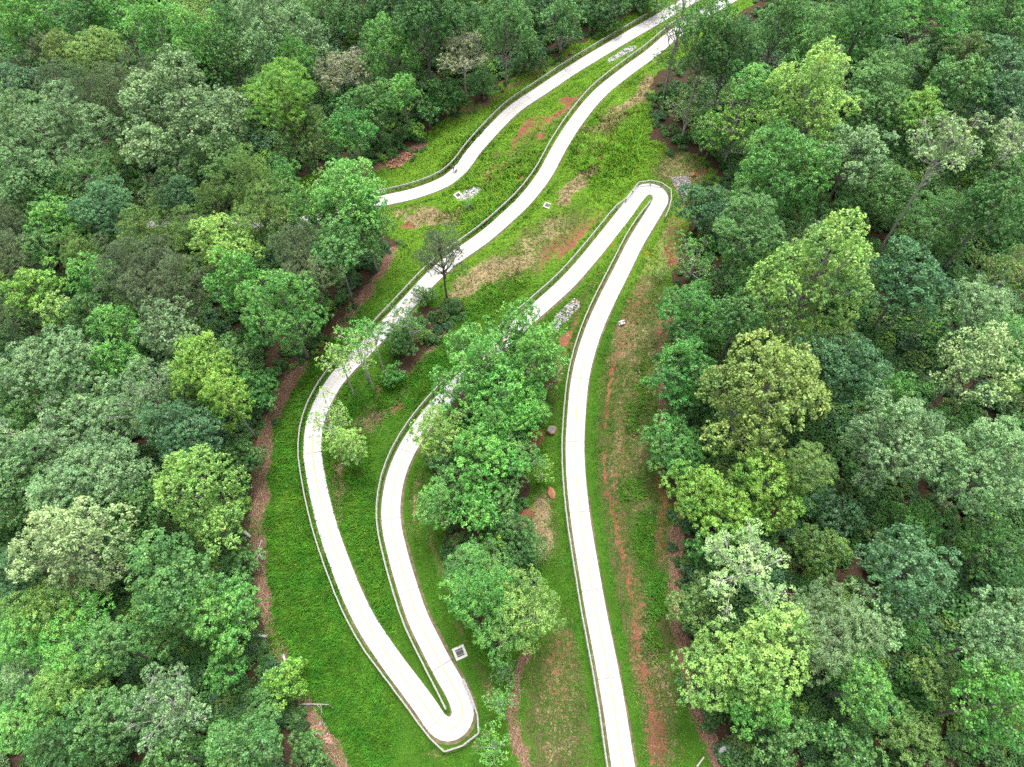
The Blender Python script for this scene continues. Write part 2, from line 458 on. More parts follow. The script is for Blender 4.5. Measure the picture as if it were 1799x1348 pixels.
# verge beside the slabs: a narrow bare line, then a strip of thick grass
verge = (near > 1.75) & (near < 3.4)
forest = (~zclear) | zisl
zmulch = np.where(verge, zmulch * 0.3, zmulch); zclay = np.where(verge, zclay * 0.25, zclay); zstraw = np.where(verge, zstraw * 0.2, zstraw)
zyel = smooth(640, 360, zpy) * 0.9 + 0.12

nx_, ny_ = len(GX), len(GY)
idx = np.arange(nx_ * ny_).reshape(nx_, ny_)
quads = np.stack([idx[:-1, :-1], idx[1:, :-1], idx[1:, 1:], idx[:-1, 1:]], -1).reshape(-1)

def ground_mat():
    m, nt, b = mat_new('ground_cover')
    za = nt.nodes.new('ShaderNodeVertexColor'); za.layer_name = 'zone_a'
    zb = nt.nodes.new('ShaderNodeVertexColor'); zb.layer_name = 'zone_b'
    sa = nt.nodes.new('ShaderNodeSeparateColor'); nt.links.new(za.outputs[0], sa.inputs[0])
    sb = nt.nodes.new('ShaderNodeSeparateColor'); nt.links.new(zb.outputs[0], sb.inputs[0])
    nf = noise_node(nt, 5.0, 6); nm = noise_node(nt, 1.3, 5); nl = noise_node(nt, 0.22, 4); ns = noise_node(nt, 14, 4)
    def edge(w, noise, amt=0.7, lo=0.38, hi=0.62):
        s = math_node(nt, 'SUBTRACT', noise, 0.5); s = math_node(nt, 'MULTIPLY', s, amt * 2)
        s = math_node(nt, 'ADD', s, w)
        mr = nt.nodes.new('ShaderNodeMapRange'); mr.interpolation_type = 'SMOOTHSTEP'
        mr.inputs['From Min'].default_value = lo; mr.inputs['From Max'].default_value = hi
        nt.links.new(s, mr.inputs['Value'])
        # nothing where the weight itself is nothing
        g = math_node(nt, 'MULTIPLY', w, 12.0, True)
        return math_node(nt, 'MULTIPLY', mr.outputs[0], g)
    nmix = math_node(nt, 'ADD', math_node(nt, 'MULTIPLY', nm.outputs['Fac'], .5), math_node(nt, 'MULTIPLY', nf.outputs['Fac'], .5))
    litter = ramp(nt, nf.outputs['Fac'], [(0.2, (0.02, 0.014, 0.009)), (0.5, (0.05, 0.032, 0.02)), (0.8, (0.10, 0.07, 0.048))]).outputs[0]
    gdeep = ramp(nt, ns.outputs['Fac'], [(0.25, (0.025, 0.065, 0.006)), (0.7, (0.055, 0.13, 0.012))]).outputs[0]
    gyel = ramp(nt, ns.outputs['Fac'], [(0.25, (0.045, 0.10, 0.008)), (0.7, (0.12, 0.22, 0.02))]).outputs[0]
    grass = mix_rgb(nt, edge(sb.outputs[1], nm.outputs['Fac'], 0.35, 0.2, 0.9), gdeep, gyel)
    weed = ramp(nt, nf.outputs['Fac'], [(0.28, (0.03, 0.06, 0.012)), (0.48, (0.055, 0.075, 0.02)), (0.62, (0.11, 0.075, 0.04)), (0.78, (0.19, 0.11, 0.07))]).outputs[0]
    straw = ramp(nt, nf.outputs['Fac'], [(0.25, (0.10, 0.085, 0.035)), (0.45, (0.20, 0.155, 0.08)), (0.75, (0.36, 0.29, 0.17))]).outputs[0]
    clay = ramp(nt, nf.outputs['Fac'], [(0.25, (0.085, 0.04, 0.026)), (0.5, (0.18, 0.070, 0.043)), (0.8, (0.25, 0.125, 0.082))]).outputs[0]
    mulch = ramp(nt, nf.outputs['Fac'], [(0.25, (0.04, 0.022, 0.016)), (0.45, (0.12, 0.065, 0.046)), (0.6, (0.18, 0.105, 0.075)), (0.75, (0.33, 0.22, 0.16))]).outputs[0]
    c = mix_rgb(nt, edge(sa.outputs[0], nm.outputs['Fac'], 0.3, 0.4, 0.6), litter, grass)
    c = mix_rgb(nt, edge(sb.outputs[0], nmix, 0.9, 0.25, 0.75), c, weed)
    c = mix_rgb(nt, edge(sa.outputs[2], nmix, 1.2, 0.25, 0.8), c, straw)
    c = mix_rgb(nt, edge(sa.outputs[1], nmix, 1.2, 0.2, 0.6), c, clay)
    c = mix_rgb(nt, edge(sb.outputs[2], nmix, 0.9, 0.25, 0.75), c, mulch)
    big = ramp(nt, nl.outputs['Fac'], [(0.3, (0.8, 0.8, 0.8)), (0.7, (1.15, 1.15, 1.15))]).outputs[0]
    nt.links.new(mix_rgb(nt, 1.0, c, big, 'MULTIPLY'), b.inputs['Base Color'])
    b.inputs['Roughness'].default_value = 0.95; b.inputs['Specular IOR Level'].default_value = 0.1
    bp = nt.nodes.new('ShaderNodeBump'); bp.inputs['Strength'].default_value = 0.6; bp.inputs['Distance'].default_value = 0.15
    nt.links.new(nf.outputs['Fac'], bp.inputs['Height']); nt.links.new(bp.outputs[0], b.inputs['Normal'])
    return m
M_GROUND = ground_mat()
me = np_mesh('ground', np.stack([gx, gy, gz], 1), quads, 4, M_GROUND, smooth_shade=True)
def vcol(me, name, r, g, b):
    a = me.attributes.new(name, 'FLOAT_COLOR', 'POINT')
    a.data.foreach_set('color', np.stack([r, g, b, np.ones(len(r))], 1).astype(np.float32).ravel())
grass_w = np.where(forest, 0.0, 1.0)
vcol(me, 'zone_a', grass_w, zclay, zstraw)
vcol(me, 'zone_b', np.where(forest, 0, zweed * (~verge)), zyel, zmulch)
ground = tag(link('ground', me), 'cleared hillside of grass, red clay and straw between the woods', 'ground', kind='structure')

# ------------------------------------------------------------------ concrete path: slabs, joints, centre line
HALF_W = 1.5
def build_path(name, P, label, first_line_s, last_line_s):
    c, z, t = P
    root = empty(name, (float(c[0, 0]), float(c[0, 1]), float(z[0]))); root['kind'] = 'structure'
    tag(root, label, 'path')
    o0 = Vector(root.location)
    n = np.stack([-t[:, 1], t[:, 0]], 1)
    per = 6
    k = 0; i = 0
    while i < len(c) - per:
        j = i + per
        mb = MB()
        big = (k % 4 == 0)
        gap = 0.05 if big else 0.01
        rows = []
        for q in range(i, j + 1):
            p = c[q].copy()
            if q == i: p = p + t[q] * gap
            if q == j: p = p - t[q] * (0.05 if (k + 1) % 4 == 0 else 0.01)
            l = p + n[q] * HALF_W; r = p - n[q] * HALF_W
            b0 = len(mb.v)
            mb.v += [Vector((l[0], l[1], z[q] + 0.05)) - o0, Vector((r[0], r[1], z[q] + 0.05)) - o0, Vector((r[0], r[1], z[q] - 0.12)) - o0, Vector((l[0], l[1], z[q] - 0.12)) - o0]
            rows.append(b0)
        for a, b in zip(rows, rows[1:]):
            for e in range(4):
                mb.f.append([a + e, b + e, b + (e + 1) % 4, a + (e + 1) % 4][::-1])
        mb.f.append([rows[0] + e for e in (0, 1, 2, 3)]); mb.f.append([rows[-1] + e for e in (3, 2, 1, 0)])
        mb.build('concrete_slab', M_CONC, root)
        i = j; k += 1
    # joint filler below the slab tops
    mb = MB(); rows = []
    for q in range(0, len(c), 2):
        l = c[q] + n[q] * (HALF_W - .03); r = c[q] - n[q] * (HALF_W - .03)
        rows.append(len(mb.v)); mb.v += [Vector((l[0], l[1], z[q] + 0.02)) - o0, Vector((r[0], r[1], z[q] + 0.02)) - o0]
    for a, b in zip(rows, rows[1:]): mb.f.append([a, a + 1, b + 1, b])
    mb.build('joint_filler', M_JOINT, root)
    # worn strip of soil along each edge of the concrete
    rv = random.Random(4)
    for sd_ in (1, -1):
        mb = MB(); rows = []; w = .2
        for q in range(0, len(c)):
            w += rv.uniform(-.06, .06); w = min(max(w, .1), .36 if sd_ < 0 else .5)
            l = c[q] + n[q] * sd_ * (HALF_W - .02); r = c[q] + n[q] * sd_ * (HALF_W + w)
            rows.append(len(mb.v)); mb.v += [Vector((l[0], l[1], z[q] - .025)) - o0, Vector((r[0], r[1], z[q] - .04)) - o0]
        for a, b in zip(rows, rows[1:]): mb.f.append([a, a + 1, b + 1, b][::(-1 if sd_ > 0 else 1)])
        mb.build('soil_edge', M_SOIL, root)
    # painted centre line, 4 mm above the slabs
    mb = MB(); rows = []
    for q in range(first_line_s, last_line_s):
        l = c[q] + n[q] * 0.085; r = c[q] - n[q] * 0.085
        rows.append(len(mb.v)); mb.v += [Vector((l[0], l[1], z[q] + 0.055)) - o0, Vector((r[0], r[1], z[q] + 0.055)) - o0]
    for a, b in zip(rows, rows[1:]): mb.f.append([a, a + 1, b + 1, b])
    mb.build('centre_line', M_LINE, root)
    return root
build_path('path', P1, 'white concrete path doubling back through two hairpin bends', 0, len(P1[0]))
build_path('path', P2, 'white concrete path along the upper edge of the clearing, by the woods', 0, len(P2[0]))

# ------------------------------------------------------------------ fences
def p_index(P, px, py):
    qx, qy = proj(P[0][:, 0], P[0][:, 1], P[1])
    return int(np.argmin((qx - px) ** 2 + (qy - py) ** 2))
def off(P, i0, i1, d):
    st = 1 if i1 > i0 else -1
    r = []
    for q in range(i0, i1, st * 2):
        n = np.array([-P[2][q, 1], P[2][q, 0]]); r.append(P[0][q] + n * d)
    return r
def pxs(l, up=1.1): return [np.array(hit(x, y, hz, up)[:2]) for x, y in l]

def fence(pts, label, step=2.5):
    pts = np.array(pts)
    s = np.concatenate([[0], np.cumsum(np.linalg.norm(np.diff(pts, axis=0), axis=1))])
    keep = np.concatenate([[True], np.diff(s) > 1e-4]); pts = pts[keep]; s = s[keep]
    n = max(1, round(s[-1] / step)); q = np.linspace(0, s[-1], n + 1)
    P = [Vector((np.interp(v, s, pts[:, 0]), np.interp(v, s, pts[:, 1]), 0)) for v in q]
    rnd = random.Random(len(pts))
    for p in P: p.z = float(hz(p.x, p.y))
    root = empty('wooden_fence', P[0]); tag(root, label, 'fence', 'timber rail fences along the path')
    post = MB().box((0, 0, .56), (.15, .15, 1.2)).mesh('post', M_WOOD)
    for a, p in enumerate(P):
        o = link('post', post, root); o.location = p - P[0]
        d = P[min(a + 1, n)] - P[max(a - 1, 0)]
        o.rotation_euler = (rnd.uniform(-.02, .02), rnd.uniform(-.02, .02), math.atan2(d.y, d.x))
    for a, b in zip(P, P[1:]):
        d = b - a; L = d.length
        rot = d.to_track_quat('X', 'Z').to_matrix()
        side = rot @ Vector((0, 1, 0))
        for hgt, size, so in ((1.185, (L - .012, .19, .045), 0), (.62, (L - .02, .045, .19), .1)):
            o = link('rail', MB().box((0, 0, 0), size).mesh('rail', M_WOOD), root)
            o.location = (a + b) / 2 + Vector((0, 0, hgt + rnd.uniform(-.006, .006))) + side * so - P[0]
            o.rotation_euler = (rot @ Matrix.Rotation(rnd.uniform(-.02, .02), 3, 'Z')).to_euler()
    return root
D = 2.15
e1 = p_index(P1, 1135, 395); c1 = p_index(P1, 1096, 376); c2 = p_index(P1, 785, 1187); d1 = p_index(P1, 716, 1199); d2 = p_index(P1, 1215, 40)
fence(off(P1, 6, e1, D) + pxs([(1143, 353)]), 'long timber rail fence on the left of the straight right-hand leg of path')
fence(pxs([(1169, 381), (1179, 358), (1180, 334), (1155, 316), (1123, 320), (1100, 349)]) + off(P1, c1, c2, -D) + pxs([(783, 1246)]),
      'timber rail fence rounding the upper hairpin and following the middle leg down')
fence(pxs([(814, 1193), (833, 1236), (846, 1284), (815, 1309), (778, 1322), (748, 1289), (722, 1252)]) + off(P1, d1 + 14, d2, D),
      'longest timber rail fence, rounding the lower hairpin and following the outer left leg')
f1 = p_index(P2, 585, 380); f2 = p_index(P2, 1175, 25)
fence(off(P2, f1, f2, D), 'timber rail fence beside the uppermost path, next to the woods at the top')

# ------------------------------------------------------------------ tree crowns (shared meshes)
def unit(v): return v / np.maximum(np.linalg.norm(v, axis=-1, keepdims=True), 1e-6)
def fib(n, rs):
    k = np.arange(n) + 0.5; ph = np.pi * (1 + 5 ** .5) * k + rs.rand() * 6; zc = 1 - 2 * k / n
    r = np.sqrt(1 - zc * zc)
    return np.stack([r * np.cos(ph), r * np.sin(ph), zc], 1)

def leaf_quads(c, nrm, L, Wd, rs, fold=0.0):
    n = len(c)
    a = unit(np.cross(nrm, rs.normal(size=(n, 3)))); b = np.cross(nrm, a)
    L = (L * rs.uniform(.65, 1.3, n))[:, None]; Wd = (Wd * rs.uniform(.7, 1.25, n))[:, None]
    droop = nrm * L * fold
    v = np.stack([c - a * L / 2 - droop, c + b * Wd / 2, c + a * L / 2 - droop, c - b * Wd / 2], 1).reshape(-1, 3)
    return v

SPEC = {  # lobe radius range, lobe count, height/radius, lobe squash, leaf L, W, leaves per tuft, tuft radius, leaf scatter
    'oak':     dict(lr=(.22, .40), nl=.9, hr=.98, sq=.9, L=0.244, Wd=0.168, lf=29, tr=.44, tsq=.75, scat=.5, den=1.1),
    'poplar':  dict(lr=(.18, .30), nl=1.15, hr=1.35, sq=1.2, L=0.286, Wd=0.210, lf=20, tr=.46, tsq=1.15, scat=.6, den=1.05),
    'feather': dict(lr=(.22, .38), nl=.95, hr=1.0, sq=.6, L=0.302, Wd=0.109, lf=35, tr=.58, tsq=.45, scat=.45, den=1.05),
    'pine':    dict(lr=(.16, .26), nl=1.5, hr=1.15, sq=.8, L=0.302, Wd=0.055, lf=35, tr=.40, tsq=.9, scat=1.0, den=1.0),
    'branchy': dict(lr=(.17, .28), nl=1.1, hr=.92, sq=.75, L=0.235, Wd=0.151, lf=24, tr=.42, tsq=.7, scat=.55, den=.9),
    'airy':    dict(lr=(.17, .29), nl=.75, hr=1.15, sq=.75, L=0.244, Wd=0.160, lf=16, tr=.48, tsq=.7, scat=.65, den=.6),
}

def make_crown(spec, R, seed):
    s = SPEC[spec]; rs = np.random.RandomState(seed)
    nl = int((8 + .85 * R * R ** .6) * s['nl'])
    dirs = fib(int(nl * 1.45), rs) + rs.normal(scale=.2, size=(int(nl * 1.45), 3)); dirs = unit(dirs)
    dirs = dirs[dirs[:, 2] > -0.6]
    nl = len(dirs)
    lr = R * rs.uniform(*s['lr'], nl) * (6.0 / (R + 2.5)) ** .35
    env = 1 + .24 * np.sin(dirs[:, 0] * 3 + seed) * np.cos(dirs[:, 1] * 2.6 + seed * 1.7)
    rad = (R - lr * .6) * env * rs.uniform(.66, 1.12, nl)
    C = dirs * rad[:, None]; C[:, 2] *= s['hr']
    tap = .45 if spec == 'poplar' else .18          # narrower towards the top
    C[:, :2] *= np.clip(1.08 - tap * np.clip(C[:, 2:3] / R, 0, 1.3), .35, 1.15) * (1 + .42 * np.clip(C[:, 2:3] / R, -1, 0))
    # inner lobes keep the crown from being hollow
    ni = max(4, nl // 3)
    Ci = unit(rs.normal(size=(ni, 3))) * R * .45 * rs.rand(ni, 1) ** .5; Ci[:, 2] *= s['hr']
    C = np.concatenate([C, Ci]); lr = np.concatenate([lr, R * rs.uniform(.25, .34, ni)]); nl = len(C)
    vv = []; tt = []
    for k in range(nl):
        # leaf tufts sit on the lobe, each a small dome of leaves
        nt_ = max(6, int(s['den'] * 4 * np.pi * lr[k] ** 2 * .62 / (np.pi * s['tr'] ** 2) * 1.15))
        d = fib(int(nt_ * 1.5), rs) + rs.normal(scale=.22, size=(int(nt_ * 1.5), 3)); d = unit(d); d = d[d[:, 2] > -.3]
        rr = lr[k] * rs.uniform(.78, 1.08, len(d)); rr = np.where(rs.rand(len(d)) < .13, rr * rs.uniform(1.1, 1.4, len(d)), rr)
        tc = d * rr[:, None]; tc[:, 2] *= s['sq']; tc = tc + C[k]
        dist = np.linalg.norm((tc[:, None, :] - C[None]) / np.array([1, 1, s['sq']]), axis=2) / lr[None]
        dist[:, k] = 9
        keep = dist.min(1) > .86
        tc = tc[keep]; d = d[keep]; m = len(tc)
        if not m: continue
        tr_ = s['tr'] * rs.uniform(.65, 1.3, m); bt = rs.uniform(.82, 1.18, m) * rs.uniform(.78, 1.22)
        nlf = s['lf']
        e = unit(rs.normal(size=(m, nlf, 3)) + d[:, None, :] * .9 + np.array([0, 0, .55]))
        q = rs.uniform(.55, 1.08, (m, nlf))
        p = e * (tr_[:, None] * q)[..., None]; p[..., 2] *= s['tsq']
        p = p + tc[:, None, :]
        nrm = unit(e * .8 + np.array([0, 0, .45]) + rs.normal(scale=s['scat'], size=e.shape))
        vv.append(leaf_quads(p.reshape(-1, 3), nrm.reshape(-1, 3), s['L'], s['Wd'], rs, .12))
        tt.append(np.clip(bt[:, None] * (.86 + .2 * q) * rs.normal(1, .16, (m, nlf)), .4, 1.8).ravel())
    v = np.concatenate(vv); t = np.concatenate(tt)
    me = np_mesh('crown', v, np.arange(len(v)), 4, M_NEEDLE if spec == 'pine' else M_LEAF, tint=t)
    # limbs: from the stem to the lobes
    mb = MB(); rnd = random.Random(seed)
    for k in range(nl - ni):
        c = Vector(C[k]); z0 = -R * s['hr'] * rnd.uniform(.2, 1.0) + .45 * c.z
        z0 = max(z0, -R * s['hr'])
        p0 = Vector((0, 0, z0)); mid = p0.lerp(c, .5) + Vector((0, 0, -.12 * R)) + Vector((rnd.uniform(-.1, .1) * R, rnd.uniform(-.1, .1) * R, 0))
        r0 = .03 * R * rnd.uniform(.5, 1) * .7 + .03
        mb.tube([p0, mid, c], [r0, r0 * .65, r0 * .35], 4, False)
        if spec in ('branchy', 'airy'):
            for _ in range(5 if spec == 'branchy' else 2):
                dd = Vector((rnd.uniform(-1, 1), rnd.uniform(-1, 1), rnd.uniform(.1, 1))).normalized() * lr[k] * rnd.uniform(.8, 1.12)
                mb.tube([mid.lerp(c, rnd.uniform(.5, 1)), c + dd * .5 + Vector((0, 0, .1)), c + dd], [r0 * .5, r0 * .4, r0 * .2], 3, False)
    mb.tube([(0, 0, -R * s['hr']), (rnd.uniform(-.15, .15), rnd.uniform(-.15, .15), 0), (0, 0, R * s['hr'] * .6)], [.030 * R + .03, .022 * R + .02, .012 * R], 6, False)
    limbs = mb.mesh('limbs', M_BARK, True)
    return me, limbs

_cache = {}
NOM = {'S': 2.6, 'M': 4.4, 'L': 7.0}
NVAR = {'S': 2, 'M': 4, 'L': 2}
def crown_proto(spec, R, k):
    size = 'S' if R < 3.4 else ('M' if R < 5.7 else 'L')
    key = (spec, size, k % NVAR[size])
    if key not in _cache:
        _cache[key] = make_crown(spec, NOM[size], 11 + 17 * (k % NVAR[size]) + 101 * list(SPEC).index(spec) + {'S': 1, 'M': 2, 'L': 3}[size])
    return _cache[key], NOM[size]

PAL = {'lime': (150, 198, 100), 'yel': (136, 190, 78), 'brt': (116, 186, 86), 'eme': (98, 164, 78), 'mid': (104, 158, 82), 'deep': (82, 134, 66), 'blue': (90, 142, 90),
       'sage': (136, 178, 118), 'pale': (166, 202, 134), 'pine': (106, 130, 88), 'olv': (144, 176, 92), 'gry': (146, 160, 118), 'opn': (112, 150, 76)}
WORD = {'lime': 'lime green', 'yel': 'yellow-green', 'brt': 'bright green', 'eme': 'emerald green', 'mid': 'mid green', 'deep': 'dark green', 'blue': 'dark blue-green',
        'sage': 'greyish green', 'pale': 'pale green', 'pine': 'dull grey-green', 'olv': 'olive yellow', 'gry': 'pale greyish', 'opn': 'olive green'}
FORM = {'oak': 'rounded tree', 'poplar': 'upright tree', 'feather': 'feathery tree', 'pine': 'pine', 'branchy': 'twiggy tree', 'airy': 'thin-crowned tree'}
SPC = {'o': 'oak', 'p': 'poplar', 'f': 'feather', 'n': 'pine', 'b': 'branchy', 'a': 'airy'}
GAIN = 0.74

